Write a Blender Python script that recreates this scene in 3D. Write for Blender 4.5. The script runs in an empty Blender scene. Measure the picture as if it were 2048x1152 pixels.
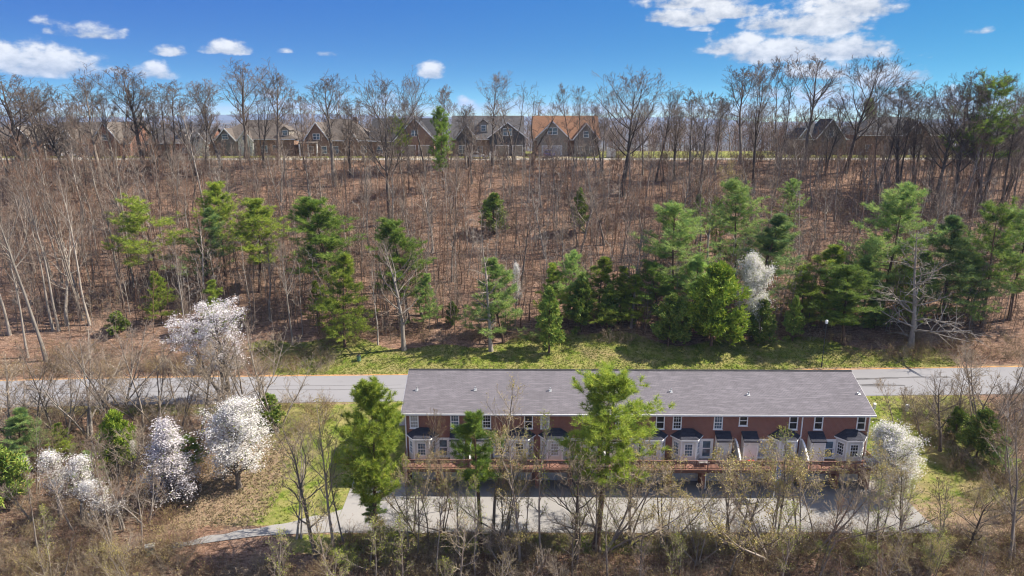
import bpy, math, random
import numpy as np
from mathutils import Vector, Matrix, Euler

# ------------------------------------------------------------------ camera, sky, sun, exposure
SC = bpy.context.scene
COL = SC.collection
HC = 35.2                                  # camera height above the garage court (metres)
PITCH = math.radians(13.8)
F = 1365.0                                 # focal length in photograph pixels (2048 wide)
cam_d = bpy.data.cameras.new('camera'); cam = bpy.data.objects.new('camera', cam_d); COL.objects.link(cam)
cam_d.sensor_width = 36.0; cam_d.lens = 36.0 * F / 2048.0
cam_d.clip_start = 0.5; cam_d.clip_end = 60000
cam.location = (0, 0, HC); cam.rotation_euler = (math.pi / 2 - PITCH, 0, 0)
SC.camera = cam
SC.render.resolution_x, SC.render.resolution_y = 1024, 576
SC.view_settings.view_transform = 'Standard'; SC.view_settings.look = 'None'
SC.view_settings.exposure = 1.06; SC.view_settings.gamma = 1.0
SC.view_settings.use_curve_mapping = False
SC.cycles.max_bounces = 5; SC.cycles.diffuse_bounces = 3; SC.cycles.glossy_bounces = 2
SC.cycles.transmission_bounces = 3; SC.cycles.transparent_max_bounces = 6; SC.cycles.volume_bounces = 1
SC.cycles.use_denoising = True
SC.cycles.use_adaptive_sampling = False
SC.cycles.sample_clamp_indirect = 6.0
SC.cycles.filter_width = 1.15

SUN_FROM = Vector((0.95, 0.13, 1.0)).normalized()       # direction towards the sun
sun_d = bpy.data.lights.new('sun', 'SUN'); sun = bpy.data.objects.new('sun', sun_d); COL.objects.link(sun)
sun_d.energy = 5.0; sun_d.angle = math.radians(0.53); sun_d.color = (1.0, 0.91, 0.77)
sun.rotation_euler = (-SUN_FROM).to_track_quat('-Z', 'Y').to_euler()
sun.location = (60, 20, 120)
SUN_EL = math.asin(SUN_FROM.z)
SUN_AZ = math.atan2(SUN_FROM.x, SUN_FROM.y)             # clockwise from +Y

world = bpy.data.worlds.new('World'); SC.world = world; world.use_nodes = True


def build_world():
    nt = world.node_tree; N = nt.nodes; L = nt.links; N.clear()

    def node(t, **kw):
        n = N.new(t)
        for k, v in kw.items(): setattr(n, k, v)
        return n

    def inp(sock, v):
        if isinstance(v, (int, float)): sock.default_value = v
        elif isinstance(v, tuple): sock.default_value = v
        else: L.new(v, sock)

    def M(op, a, b=None, c=None, clamp=False):
        n = node('ShaderNodeMath', operation=op, use_clamp=clamp)
        for i, v in enumerate((a, b, c)):
            if v is not None: inp(n.inputs[i], v)
        return n.outputs[0]

    def mixc(f, a, b):
        n = node('ShaderNodeMix', data_type='RGBA', blend_type='MIX')
        inp(n.inputs[0], f); inp(n.inputs[6], a); inp(n.inputs[7], b)
        return n.outputs[2]
    tc = node('ShaderNodeTexCoord').outputs['Generated']
    sep = node('ShaderNodeSeparateXYZ'); L.new(tc, sep.inputs[0])
    x, y, z = sep.outputs
    # clear spring air: the blue deepens quickly above the horizon, all the way round
    comb = node('ShaderNodeCombineXYZ'); L.new(x, comb.inputs[0]); L.new(y, comb.inputs[1])
    L.new(M('ADD', M('MULTIPLY', z, 6.0), 0.03), comb.inputs[2])
    nrm = node('ShaderNodeVectorMath', operation='NORMALIZE'); L.new(comb.outputs[0], nrm.inputs[0])
    sky = node('ShaderNodeTexSky', sky_type='NISHITA', sun_disc=False)
    sky.sun_elevation = SUN_EL; sky.sun_rotation = SUN_AZ
    sky.altitude = 400; sky.air_density = 1.0; sky.dust_density = 0.25; sky.ozone_density = 2.5
    L.new(nrm.outputs[0], sky.inputs[0])
    hs = node('ShaderNodeHueSaturation'); hs.inputs['Saturation'].default_value = 1.55; hs.inputs['Value'].default_value = .50
    hs.inputs['Hue'].default_value = 0.49
    L.new(sky.outputs[0], hs.inputs['Color'])
    sr = node('ShaderNodeSeparateColor'); L.new(hs.outputs[0], sr.inputs[0]); cr_ = node('ShaderNodeCombineColor')
    green = M('MAXIMUM', M('MULTIPLY_ADD', sr.outputs[1], 2.0, -.35), .4)
    L.new(M('MINIMUM', M('MAXIMUM', M('MULTIPLY_ADD', sr.outputs[0], 6.9, -2.22), .02), M('MULTIPLY', green, .72)), cr_.inputs[0])
    L.new(green, cr_.inputs[1])
    L.new(M('MULTIPLY_ADD', sr.outputs[2], .5, 1.8), cr_.inputs[2])
    skycol = cr_.outputs[0]
    # fair-weather cumulus: puffs with flat bases, repeated round the horizon every 84 degrees
    az = M('ARCTAN2', x, y)
    el = M('ARCSINE', z)
    az = M('WRAP', az, math.radians(42), math.radians(-42))

    def px(pxx, pyy):
        u = (pxx - 1024) / F; v = (pyy - 576) / F
        d = Vector((u, math.cos(PITCH) - v * math.sin(PITCH), -(math.sin(PITCH) + v * math.cos(PITCH)))).normalized()
        return math.atan2(d.x, d.y), math.asin(d.z)
    puffs = [  # x, base y, half width, height above the base, strength
        (95, 140, 92, 52, .95), (15, 128, 50, 44, .9), (178, 71, 66, 24, .62), (130, 66, 34, 18, .5), (90, 48, 20, 12, .32),
        (340, 107, 34, 20, .6), (452, 103, 52, 22, .72), (312, 152, 36, 28, .75), (655, 111, 24, 10, .5),
        (862, 150, 30, 28, .9), (230, 146, 46, 14, .36), (925, 208, 24, 18, .55), (530, 190, 30, 16, .4),
        (680, 196, 40, 20, .5), (780, 205, 40, 22, .5), (570, 104, 14, 7, .28), (600, 214, 80, 16, .42), (1010, 214, 90, 16, .42),
        (1330, 38, 44, 26, .8), (1385, 44, 60, 34, .85), (1450, 30, 90, 28, .8), (1390, 10, 120, 30, .8),
        (1545, 52, 70, 30, .75), (1630, 60, 110, 52, .95), (1480, 100, 80, 36, .85), (1560, 114, 120, 48, .95), (1690, 26, 90, 46, .95), (1700, 108, 90, 46, .9),
        (1600, 76, 120, 20, .5), (1640, 148, 150, 30, .6), (1770, 166, 80, 36, .8), (1825, 158, 40, 26, .7), (1690, 205, 130, 34, .6),
        (1540, 190, 80, 30, .5), (1960, 66, 24, 9, .3), (1850, 205, 140, 26, .45), (1400, 60, 26, 11, .35), (1120, 224, 140, 18, .4),
        (1500, 230, 140, 20, .4), (1790, 22, 22, 16, .45), (1835, 116, 30, 9, .3), (1690, 214, 60, 12, .35)]
    tot = None; shade = None
    # wobble the coordinates so that the puffs get cauliflower outlines
    mp = node('ShaderNodeMapping'); mp.inputs['Scale'].default_value = (1, 1, 1.7); L.new(tc, mp.inputs[0])
    nz = node('ShaderNodeTexNoise'); nz.inputs['Scale'].default_value = 26; nz.inputs['Detail'].default_value = 7
    nz.inputs['Roughness'].default_value = .6; L.new(mp.outputs[0], nz.inputs['Vector'])
    nz2 = node('ShaderNodeTexNoise'); nz2.inputs['Scale'].default_value = 75; nz2.inputs['Detail'].default_value = 5
    L.new(mp.outputs[0], nz2.inputs['Vector'])
    fb = M('ADD', M('MULTIPLY', M('SUBTRACT', nz.outputs[0], .5), 2.6), M('MULTIPLY', M('SUBTRACT', nz2.outputs[0], .5), 1.0))
    for (cx, by, hw, hh, s) in puffs:
        a0, e0 = px(cx, by); aw = hw / F; eh = hh / F
        da = M('DIVIDE', M('SUBTRACT', az, a0), aw)
        de = M('DIVIDE', M('SUBTRACT', el, e0), eh)
        de2 = M('MAXIMUM', de, M('MULTIPLY', de, -3.5))             # flat base: falls off fast below
        r2 = M('ADD', M('MULTIPLY', da, da), M('MULTIPLY', de2, de2))
        d = M('MULTIPLY', M('SUBTRACT', 1.0, r2), s)
        tot = d if tot is None else M('MAXIMUM', tot, d)
        w = M('MULTIPLY', M('MAXIMUM', d, 0.0), M('ADD', de, .0))
        shade = w if shade is None else M('MAXIMUM', shade, w)
    # unseen clouds overhead, added to brighten and neutralise the fill light
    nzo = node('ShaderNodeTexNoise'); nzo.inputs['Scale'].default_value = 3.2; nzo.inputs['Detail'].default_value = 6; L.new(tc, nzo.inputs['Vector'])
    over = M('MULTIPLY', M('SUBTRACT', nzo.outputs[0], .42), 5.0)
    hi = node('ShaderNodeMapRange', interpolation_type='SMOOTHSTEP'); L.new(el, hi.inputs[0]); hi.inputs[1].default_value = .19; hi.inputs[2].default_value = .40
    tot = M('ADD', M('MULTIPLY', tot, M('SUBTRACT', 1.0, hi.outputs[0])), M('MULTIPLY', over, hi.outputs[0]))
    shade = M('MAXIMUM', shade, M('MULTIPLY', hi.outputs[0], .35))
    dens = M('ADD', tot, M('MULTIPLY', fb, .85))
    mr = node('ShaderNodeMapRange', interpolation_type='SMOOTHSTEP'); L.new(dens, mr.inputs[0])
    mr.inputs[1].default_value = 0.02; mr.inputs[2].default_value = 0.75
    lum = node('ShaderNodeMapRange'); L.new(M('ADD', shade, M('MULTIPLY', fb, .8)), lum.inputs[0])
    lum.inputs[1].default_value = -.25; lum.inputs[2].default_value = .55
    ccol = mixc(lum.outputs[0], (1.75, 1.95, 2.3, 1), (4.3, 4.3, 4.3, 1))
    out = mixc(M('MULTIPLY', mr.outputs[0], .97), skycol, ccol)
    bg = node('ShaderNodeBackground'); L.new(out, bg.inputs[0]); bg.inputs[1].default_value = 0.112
    wo = node('ShaderNodeOutputWorld'); L.new(bg.outputs[0], wo.inputs[0])


build_world()
world.cycles.sampling_method = 'MANUAL'; world.cycles.sample_map_resolution = 256

# ------------------------------------------------------------------ small helpers
R = random.Random(7)
RNG = np.random.default_rng(11)


def put(name, mesh=None, parent=None, loc=None, rotz=None, scale=None):
    o = bpy.data.objects.new(name, mesh); COL.objects.link(o)
    if parent is not None: o.parent = parent
    if loc is not None: o.location = loc
    if rotz is not None: o.rotation_euler = (0, 0, rotz)
    if scale is not None: o.scale = scale if hasattr(scale, '__len__') else (scale,) * 3
    return o


def tag(o, label, cat, group=None, kind=None):
    if label: o['label'] = label
    if cat: o['category'] = cat
    if group: o['group'] = group
    if kind: o['kind'] = kind
    return o


def structure(o, label=None):
    o['kind'] = 'structure'
    if label: o['label'] = label
    return o


def arrays_to_mesh(name, V, T, mats, midx=None, smooth=False):
    me = bpy.data.meshes.new(name)
    V = np.ascontiguousarray(V, dtype=np.float32); T = np.ascontiguousarray(T, dtype=np.int32)
    k = T.shape[1]
    me.vertices.add(len(V)); me.vertices.foreach_set('co', V.ravel())
    me.loops.add(T.size); me.loops.foreach_set('vertex_index', T.ravel())
    me.polygons.add(len(T))
    me.polygons.foreach_set('loop_start', np.arange(0, T.size, k, dtype=np.int32))
    if midx is not None: me.polygons.foreach_set('material_index', np.asarray(midx, dtype=np.int32))
    if smooth: me.polygons.foreach_set('use_smooth', np.ones(len(T), dtype=bool))
    for m in mats: me.materials.append(m)
    me.update(calc_edges=True)
    return me


class MB:
    """collects polygons for one mesh"""
    def __init__(s): s.v = []; s.f = []; s.m = []

    def poly(s, pts, m=0):
        b = len(s.v); s.v += [tuple(p) for p in pts]; s.f.append(tuple(range(b, b + len(pts)))); s.m.append(m); return s

    def box(s, x0, y0, z0, x1, y1, z1, m=0):
        b = len(s.v)
        s.v += [(x0, y0, z0), (x1, y0, z0), (x1, y1, z0), (x0, y1, z0), (x0, y0, z1), (x1, y0, z1), (x1, y1, z1), (x0, y1, z1)]
        for f in ((0, 3, 2, 1), (4, 5, 6, 7), (0, 1, 5, 4), (1, 2, 6, 5), (2, 3, 7, 6), (3, 0, 4, 7)):
            s.f.append(tuple(b + i for i in f)); s.m.append(m)
        return s

    def bar(s, a, b, w, h=None, m=0, up=(0, 0, 1)):
        """a rectangular bar from a to b"""
        h = w if h is None else h
        a = Vector(a); b = Vector(b); d = (b - a).normalized(); u = Vector(up)
        if abs(d.dot(u)) > .98: u = Vector((0, 1, 0))
        r = d.cross(u).normalized(); u = r.cross(d).normalized()
        n0 = len(s.v)
        for p in (a, b):
            for (i, j) in ((-1, -1), (1, -1), (1, 1), (-1, 1)):
                s.v.append(tuple(p + r * (i * w / 2) + u * (j * h / 2)))
        for f in ((0, 3, 2, 1), (4, 5, 6, 7), (0, 1, 5, 4), (1, 2, 6, 5), (2, 3, 7, 6), (3, 0, 4, 7)):
            s.f.append(tuple(n0 + i for i in f)); s.m.append(m)
        return s

    def tube(s, a, b, r0, r1=None, n=10, m=0, cap=True):
        r1 = r0 if r1 is None else r1
        a = Vector(a); b = Vector(b); d = (b - a).normalized()
        u = Vector((0, 0, 1)) if abs(d.z) < .9 else Vector((1, 0, 0))
        x = d.cross(u).normalized(); y = d.cross(x).normalized(); n0 = len(s.v)
        for p, r in ((a, r0), (b, r1)):
            for i in range(n):
                t = 2 * math.pi * i / n; s.v.append(tuple(p + x * (r * math.cos(t)) + y * (r * math.sin(t))))
        for i in range(n):
            j = (i + 1) % n; s.f.append((n0 + i, n0 + j, n0 + n + j, n0 + n + i)); s.m.append(m)
        if cap:
            s.f.append(tuple(n0 + i for i in range(n))[::-1]); s.m.append(m)
            s.f.append(tuple(n0 + n + i for i in range(n))); s.m.append(m)
        return s

    def prism(s, prof, p0, p1, m=0, axis='x'):
        """profile of (a, z) points swept along x or y"""
        n0 = len(s.v); n = len(prof)
        for q in (p0, p1):
            for (a, z) in prof: s.v.append((q, a, z) if axis == 'x' else (a, q, z))
        for i in range(n):
            j = (i + 1) % n; s.f.append((n0 + i, n0 + j, n0 + n + j, n0 + n + i)); s.m.append(m)
        s.f.append(tuple(n0 + i for i in range(n))[::-1]); s.m.append(m)
        s.f.append(tuple(n0 + n + i for i in range(n))); s.m.append(m)
        return s

    def mesh(s, name, mats, smooth=False):
        me = bpy.data.meshes.new(name); me.from_pydata(s.v, [], s.f)
        mats = mats if isinstance(mats, (list, tuple)) else [mats]
        for m in mats: me.materials.append(m)
        for p, mi in zip(me.polygons, s.m):
            p.material_index = mi; p.use_smooth = smooth
        import bmesh
        bm = bmesh.new(); bm.from_mesh(me); bmesh.ops.recalc_face_normals(bm, faces=bm.faces); bm.to_mesh(me); bm.free()
        me.update(); return me

    def build(s, name, mats, parent=None, **kw):
        return put(name, s.mesh(name, mats, kw.pop('smooth', False)), parent, **kw)


# ------------------------------------------------------------------ materials
def new_mat(name):
    m = bpy.data.materials.new(name); m.use_nodes = True
    nt = m.node_tree; nt.nodes.clear()
    o = nt.nodes.new('ShaderNodeOutputMaterial'); b = nt.nodes.new('ShaderNodeBsdfPrincipled')
    nt.links.new(b.outputs[0], o.inputs[0])
    return m, nt, b, o


def ramp(nt, fac, stops):
    r = nt.nodes.new('ShaderNodeValToRGB'); e = r.color_ramp.elements
    while len(e) < len(stops): e.new(.5)
    for el, (p, c) in zip(e, stops):
        el.position = p; el.color = (*c, 1)
    nt.links.new(fac, r.inputs[0]); return r.outputs[0]


def noise(nt, scale, detail=4, rough=.55, coord='Object', vec=None, stretch=None):
    n = nt.nodes.new('ShaderNodeTexNoise'); n.inputs['Scale'].default_value = scale
    n.inputs['Detail'].default_value = detail; n.inputs['Roughness'].default_value = rough
    if vec is None:
        if coord == 'Position': vec = nt.nodes.new('ShaderNodeNewGeometry').outputs['Position']
        else: vec = nt.nodes.new('ShaderNodeTexCoord').outputs[coord]
    if stretch:
        mp = nt.nodes.new('ShaderNodeMapping'); mp.inputs['Scale'].default_value = stretch
        nt.links.new(vec, mp.inputs[0]); vec = mp.outputs[0]
    nt.links.new(vec, n.inputs['Vector']); return n.outputs[0]


def mix(nt, fac, a, b, blend='MIX'):
    n = nt.nodes.new('ShaderNodeMix'); n.data_type = 'RGBA'; n.blend_type = blend
    for i, v in ((0, fac), (6, a), (7, b)):
        if isinstance(v, (int, float)): n.inputs[i].default_value = v
        elif isinstance(v, tuple): n.inputs[i].default_value = (*v, 1) if len(v) == 3 else v
        else: nt.links.new(v, n.inputs[i])
    return n.outputs[2]


def bump(nt, b, h, strength=.4, dist=.02):
    n = nt.nodes.new('ShaderNodeBump'); n.inputs['Strength'].default_value = strength; n.inputs['Distance'].default_value = dist
    nt.links.new(h, n.inputs['Height']); nt.links.new(n.outputs[0], b.inputs['Normal'])


def simple(name, c, rough=.7, var=.15, scale=6, metal=0, coord='Object', bumpy=0, spec=.3):
    m, nt, b, o = new_mat(name)
    n = noise(nt, scale, 5, .6, coord)
    lo = tuple(v * (1 - var) for v in c); hi = tuple(min(1, v * (1 + var)) for v in c)
    col = ramp(nt, n, [(.3, lo), (.7, hi)])
    nt.links.new(col, b.inputs['Base Color'])
    b.inputs['Roughness'].default_value = rough; b.inputs['Metallic'].default_value = metal
    b.inputs['Specular IOR Level'].default_value = spec
    if bumpy: bump(nt, b, n, bumpy, .02)
    return m


def foliage(name, lo, hi, trans=.25, scale=1.2, rnd=.35, yel=None):
    """leaf faces: light and dark clumps from noise, a shift per plant, some light through the leaf"""
    m, nt, b, o = new_mat(name)
    n = noise(nt, scale, 3, .6, 'Object')
    col = ramp(nt, n, [(.32, lo), (.68, hi)])
    if yel:
        n2 = noise(nt, scale * 3.1, 2, .5, 'Object')
        col = mix(nt, ramp(nt, n2, [(.52, (0, 0, 0)), (.72, (1, 1, 1))]), col, yel)
    oi = nt.nodes.new('ShaderNodeObjectInfo')
    mr = nt.nodes.new('ShaderNodeMapRange'); nt.links.new(oi.outputs['Random'], mr.inputs[0])
    mr.inputs[3].default_value = 1 - rnd; mr.inputs[4].default_value = 1 + rnd
    hs = nt.nodes.new('ShaderNodeHueSaturation'); nt.links.new(col, hs.inputs['Color']); nt.links.new(mr.outputs[0], hs.inputs['Value'])
    nt.links.new(hs.outputs[0], b.inputs['Base Color']); b.inputs['Roughness'].default_value = .6
    b.inputs['Specular IOR Level'].default_value = .25
    t = nt.nodes.new('ShaderNodeBsdfTranslucent'); nt.links.new(hs.outputs[0], t.inputs[0])
    ms = nt.nodes.new('ShaderNodeMixShader'); ms.inputs[0].default_value = trans
    nt.links.new(b.outputs[0], ms.inputs[1]); nt.links.new(t.outputs[0], ms.inputs[2]); nt.links.new(ms.outputs[0], o.inputs[0])
    return m


def bark(name, lo, hi, scale=3.0):
    m, nt, b, o = new_mat(name)
    n = noise(nt, scale, 6, .65, 'Object', stretch=(1, 1, .35))
    col = ramp(nt, n, [(.3, lo), (.7, hi)])
    oi = nt.nodes.new('ShaderNodeObjectInfo')
    mr = nt.nodes.new('ShaderNodeMapRange'); nt.links.new(oi.outputs['Random'], mr.inputs[0])
    mr.inputs[3].default_value = .7; mr.inputs[4].default_value = 1.25
    hs = nt.nodes.new('ShaderNodeHueSaturation'); nt.links.new(col, hs.inputs['Color']); nt.links.new(mr.outputs[0], hs.inputs['Value'])
    nt.links.new(hs.outputs[0], b.inputs['Base Color']); b.inputs['Roughness'].default_value = .85
    b.inputs['Specular IOR Level'].default_value = .15
    return m


MT = {}
# ------------------------------------------------------------------ the lie of the land
PY = np.array([-4000, -60, 0, 30, 42, 49, 52.6, 53.4, 57, 62, 67, 72, 75, 85.5, 87.5, 93, 97, 110, 125, 140, 149, 153, 158, 165, 190, 230, 330, 600, 1500, 20000.])
PZ = np.array([-22, -16, -13, -7, -3.4, -1.3, -.05, 0, 0, .35, 1.5, 2.5, 2.72, 2.75, 3.1, 4.4, 5.6, 10.0, 16.2, 22.2, 25.6, 26.5, 26.6, 26.9, 27.0, 25.5, 10, -25, -45, -55.])


def road_c(X):
    return 80.3 + 0.030 * np.clip(X, -90, 90) + np.where(X < -40, -0.0009 * (np.clip(X, -90, 0) + 40) ** 2, 0)


def hump(X, Y, k, a):
    return a * (np.sin(X * k * 1.31 + 1.7) * np.cos(Y * k + .6) + .6 * np.sin(X * k * 2.9 + Y * k * 2.2))


def gz(X, Y):
    X = np.asarray(X, float); Y = np.asarray(Y, float)
    z = np.interp(Y, PY, PZ)
    w = np.clip((Y - 96) / 10, 0, 1) * np.clip((150 - Y) / 8, 0, 1)
    z = z + w * hump(X, Y, .09, .5)
    w2 = np.clip((51 - Y) / 6, 0, 1) * np.clip(Y / 20, 0, 1)
    z = z + w2 * hump(X, Y, .13, .35)
    far = np.clip((Y - 700) / 3000, 0, 1)
    z = z + far * (hump(X, Y, .0011, 14))
    # left of the clearing the ground lies a little lower towards the brook
    wl = np.clip((-22 - X) / 25, 0, 1) * np.clip((70 - Y) / 14, 0, 1) * np.clip((Y - 20) / 20, 0, 1)
    z = z - wl * 1.1
    return z


SP, CP = math.sin(PITCH), math.cos(PITCH)


def ray(px, py):
    u = (px - 1024) / F; v = (py - 576) / F
    return u, CP - v * SP, -(SP + v * CP)


def at(px, py):
    """where the ground shows at a spot of the photograph"""
    dx, dy, dz = ray(px, py)
    t = np.arange(25, 420, .25) / dy
    zz = HC + dz * t - gz(dx * t, dy * t)
    i = int(np.argmax(zz <= 0)) if (zz <= 0).any() else len(t) - 1
    tt = t[i]
    return Vector((dx * tt, dy * tt, float(gz(dx * tt, dy * tt))))


def top_height(p, py):
    """height that a thing standing at p needs to reach the photograph's row py"""
    dx, dy, dz = ray(1024, py)
    return HC + dz / dy * p.y - p.z


def to_px(p):
    X, Y, Z = p[0], p[1], p[2] - HC
    d = Y * CP - Z * SP; v = (-Z * CP - Y * SP) / d
    return 1024 + F * X / d, 576 + F * v


def smooth01(a, b, x):
    t = np.clip((x - a) / (b - a), 0, 1); return t * t * (3 - 2 * t)


def lawn_w(X, Y):
    """1 where mown grass grows, 0 in the woods"""
    rc = road_c(X)
    edge = 92.0 + 1.3 * np.sin(X * .19 + .5) + .9 * np.sin(X * .47) + 2.6 * np.exp(-((X - 15) / 11) ** 2) + .6
    a = smooth01(rc + 3.6, rc + 4.6, Y) * (1 - smooth01(edge - .8, edge + .8, Y)) * smooth01(-36, -27, X + (Y - 85) * .8) * (1 - smooth01(54, 66, X))
    near = rc - 4.3
    b = (1 - smooth01(near - .3, near + .3, Y)) * smooth01(70.5, 74, Y) * smooth01(-62, -50, X) * (1 - smooth01(50, 62, X))
    c = .9 * smooth01(-31, -23, X) * (1 - smooth01(-9.5, -9, X)) * smooth01(53.5, 55, Y) * (1 - smooth01(76, 77, Y))
    d = smooth01(34, 35, X) * (1 - smooth01(48, 56, X)) * smooth01(53, 58, Y) * (1 - smooth01(76, 77, Y))
    e = smooth01(50.3, 51.6, Y) * (1 - smooth01(53.2, 53.4, Y)) * smooth01(-22, -17, X) * (1 - smooth01(38, 46, X))
    f = smooth01(160, 161.5, Y) * (1 - smooth01(185, 200, Y))
    return np.clip(np.maximum.reduce([a, b * .9, c, d, e * .8, f]), 0, 1)


def dry_w(X, Y):
    """straw-coloured bare or dry ground"""
    a = .62 * smooth01(-36, -30, X) * (1 - smooth01(-25, -20, X)) * smooth01(52, 55, Y) * (1 - smooth01(66, 72, Y))
    rc = road_c(X)
    b = np.exp(-((Y - (rc + 4.6)) / .35) ** 2) * (np.abs(X) < 120)
    c = np.exp(-((Y - (rc - 4.55)) / .25) ** 2) * .7 * (X < -10)
    d = smooth01(34.5, 36, X) * (1 - smooth01(50, 60, X)) * smooth01(50, 54, Y) * (1 - smooth01(57, 61, Y)) * .6
    g = np.exp(-((Y - 154) / 1.2) ** 2) * .6
    return np.clip(np.maximum.reduce([a, b, c, d, g]), 0, 1)


def stretch_axis(fine0, fine1, step, far0, far1):
    a = list(np.arange(fine0, fine1 + 1e-6, step)); s = step
    x = a[-1]
    while x < far1: s *= 1.22; x += s; a.append(min(x, far1))
    x = a[0]; s = step; b = []
    while x > far0: s *= 1.22; x -= s; b.append(max(x, far0))
    return np.array(b[::-1] + a)


gx = stretch_axis(-118, 118, .9, -14000, 14000)
gy = stretch_axis(38, 172, .7, -3000, 15000)
GX, GY = np.meshgrid(gx, gy)
GZ = gz(GX, GY)
nx, ny = len(gx), len(gy)
V = np.stack([GX.ravel(), GY.ravel(), GZ.ravel()], 1)
ii = np.arange(nx * ny).reshape(ny, nx)
Q = np.stack([ii[:-1, :-1].ravel(), ii[:-1, 1:].ravel(), ii[1:, 1:].ravel(), ii[1:, :-1].ravel()], 1)


def ground_material():
    m, nt, b, o = new_mat('ground')
    at_ = nt.nodes.new('ShaderNodeVertexColor'); at_.layer_name = 'cover'
    sep = nt.nodes.new('ShaderNodeSeparateColor'); nt.links.new(at_.outputs[0], sep.inputs[0])
    n1 = noise(nt, .16, 5, .6, 'Position'); n2 = noise(nt, 1.7, 6, .7, 'Position'); n3 = noise(nt, 6.5, 5, .75, 'Position')
    n4 = noise(nt, .55, 4, .6, 'Position')
    # leaf litter
    n5 = noise(nt, 2.6, 5, .7, 'Position', stretch=(.35, 1.4, 1))
    lit = ramp(nt, n3, [(.28, (0.056, 0.031, 0.020)), (.44, (0.174, 0.101, 0.067)), (.57, (0.325, 0.224, 0.168)), (.75, (0.538, 0.414, 0.336))])
    lit = mix(nt, ramp(nt, n1, [(.35, (0, 0, 0)), (.7, (.5, .5, .5))]), lit, ramp(nt, n3, [(.3, (.11, .055, .036)), (.7, (.40, .225, .15))]))
    lit = mix(nt, ramp(nt, n5, [(.47, (.0, .0, .0)), (.6, (.85, .85, .85))]), lit, (.06, .038, .028))  # tree shadow streaks across the slope, painted into the litter colour
    lit = mix(nt, ramp(nt, n4, [(.5, (.0, .0, .0)), (.72, (.5, .5, .5))]), lit, (.24, .18, .15))
    # grass
    gr = ramp(nt, n2, [(.3, (.055, .095, .014)), (.5, (.125, .17, .024)), (.66, (.24, .26, .055)), (.8, (.34, .30, .11))])
    gr = mix(nt, ramp(nt, n4, [(.40, (0, 0, 0)), (.62, (.9, .9, .9))]), gr, ramp(nt, n3, [(.3, (.17, .165, .05)), (.7, (.38, .32, .145))]))
    gr = mix(nt, ramp(nt, n1, [(.54, (0, 0, 0)), (.68, (.7, .7, .7))]), gr, ramp(nt, n3, [(.3, (.15, .11, .06)), (.7, (.34, .26, .15))]))
    # dry soil and straw
    dr = ramp(nt, n3, [(.3, (.14, .09, .06)), (.5, (.25, .18, .12)), (.7, (.36, .29, .20))])
    dr = mix(nt, ramp(nt, n1, [(.55, (0, 0, 0)), (.66, (1, 1, 1))]), dr, (.27, .17, .10))

    def edge(w, nz, k=1.1):
        a = nt.nodes.new('ShaderNodeMath'); a.operation = 'MULTIPLY_ADD'
        nt.links.new(nz, a.inputs[0]); a.inputs[1].default_value = k; a.inputs[2].default_value = -k * .5
        s = nt.nodes.new('ShaderNodeMath'); s.operation = 'ADD'; nt.links.new(w, s.inputs[0]); nt.links.new(a.outputs[0], s.inputs[1])
        r = nt.nodes.new('ShaderNodeMapRange'); nt.links.new(s.outputs[0], r.inputs[0]); r.inputs[1].default_value = .35; r.inputs[2].default_value = .62
        return r.outputs[0]
    col = mix(nt, edge(sep.outputs[0], n2), lit, gr)
    col = mix(nt, edge(sep.outputs[1], n2, 1.3), col, dr)
    far = ramp(nt, noise(nt, .004, 6, .6, 'Position'), [(.3, (.05, .055, .04)), (.5, (.10, .085, .07)), (.7, (.16, .15, .09))])
    col = mix(nt, sep.outputs[2], col, far)
    nt.links.new(col, b.inputs['Base Color']); b.inputs['Roughness'].default_value = .95; b.inputs['Specular IOR Level'].default_value = .1
    bump(nt, b, n3, .9, .12)
    return m


MT['ground'] = ground_material()
me = arrays_to_mesh('ground', V, Q, [MT['ground']], smooth=True)
ca = me.color_attributes.new('cover', 'FLOAT_COLOR', 'POINT')
cv = np.zeros((nx * ny, 4), np.float32); cv[:, 3] = 1
cv[:, 0] = lawn_w(V[:, 0], V[:, 1]); cv[:, 1] = dry_w(V[:, 0], V[:, 1])
cv[:, 2] = np.clip((np.hypot(V[:, 0], V[:, 1] - 100) - 260) / 200, 0, 1)
ca.data.foreach_set('color', cv.ravel())
structure(put('ground', me))

# ---- roads
def asphalt(name, lo, hi, crack=True):
    m, nt, b, o = new_mat(name)
    n1 = noise(nt, .12, 5, .6, 'Position', stretch=(.35, 1, 1)); n2 = noise(nt, 9, 5, .7, 'Position'); n3 = noise(nt, .7, 5, .65, 'Position')
    col = ramp(nt, n1, [(.3, lo), (.7, hi)])
    col = mix(nt, .35, col, ramp(nt, n2, [(.3, lo), (.7, hi)]))
    col = mix(nt, ramp(nt, n3, [(.6, (0, 0, 0)), (.8, (.4, .4, .4))]), col, tuple(v * .62 for v in lo))
    nt.links.new(col, b.inputs['Base Color']); b.inputs['Roughness'].default_value = .88; b.inputs['Specular IOR Level'].default_value = .25
    bump(nt, b, n2, .3, .01)
    return m


MT['asphalt'] = asphalt('asphalt', (0.189, 0.189, 0.204), (0.253, 0.250, 0.267))
MT['asphalt_old'] = asphalt('asphalt_old', (0.216, 0.210, 0.207), (0.304, 0.293, 0.285))
MT['concrete'] = asphalt('concrete', (0.302, 0.281, 0.252), (0.396, 0.374, 0.338))
MT['concrete_drive'] = asphalt('concrete_drive', (0.360, 0.302, 0.202), (0.446, 0.382, 0.266))
MT['tar'] = simple('tar', (.10, .098, .105), .8, .25, 2)
MT['clay'] = simple('clay', (.40, .22, .09), .95, .4, 1.5, coord='Object')


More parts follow.
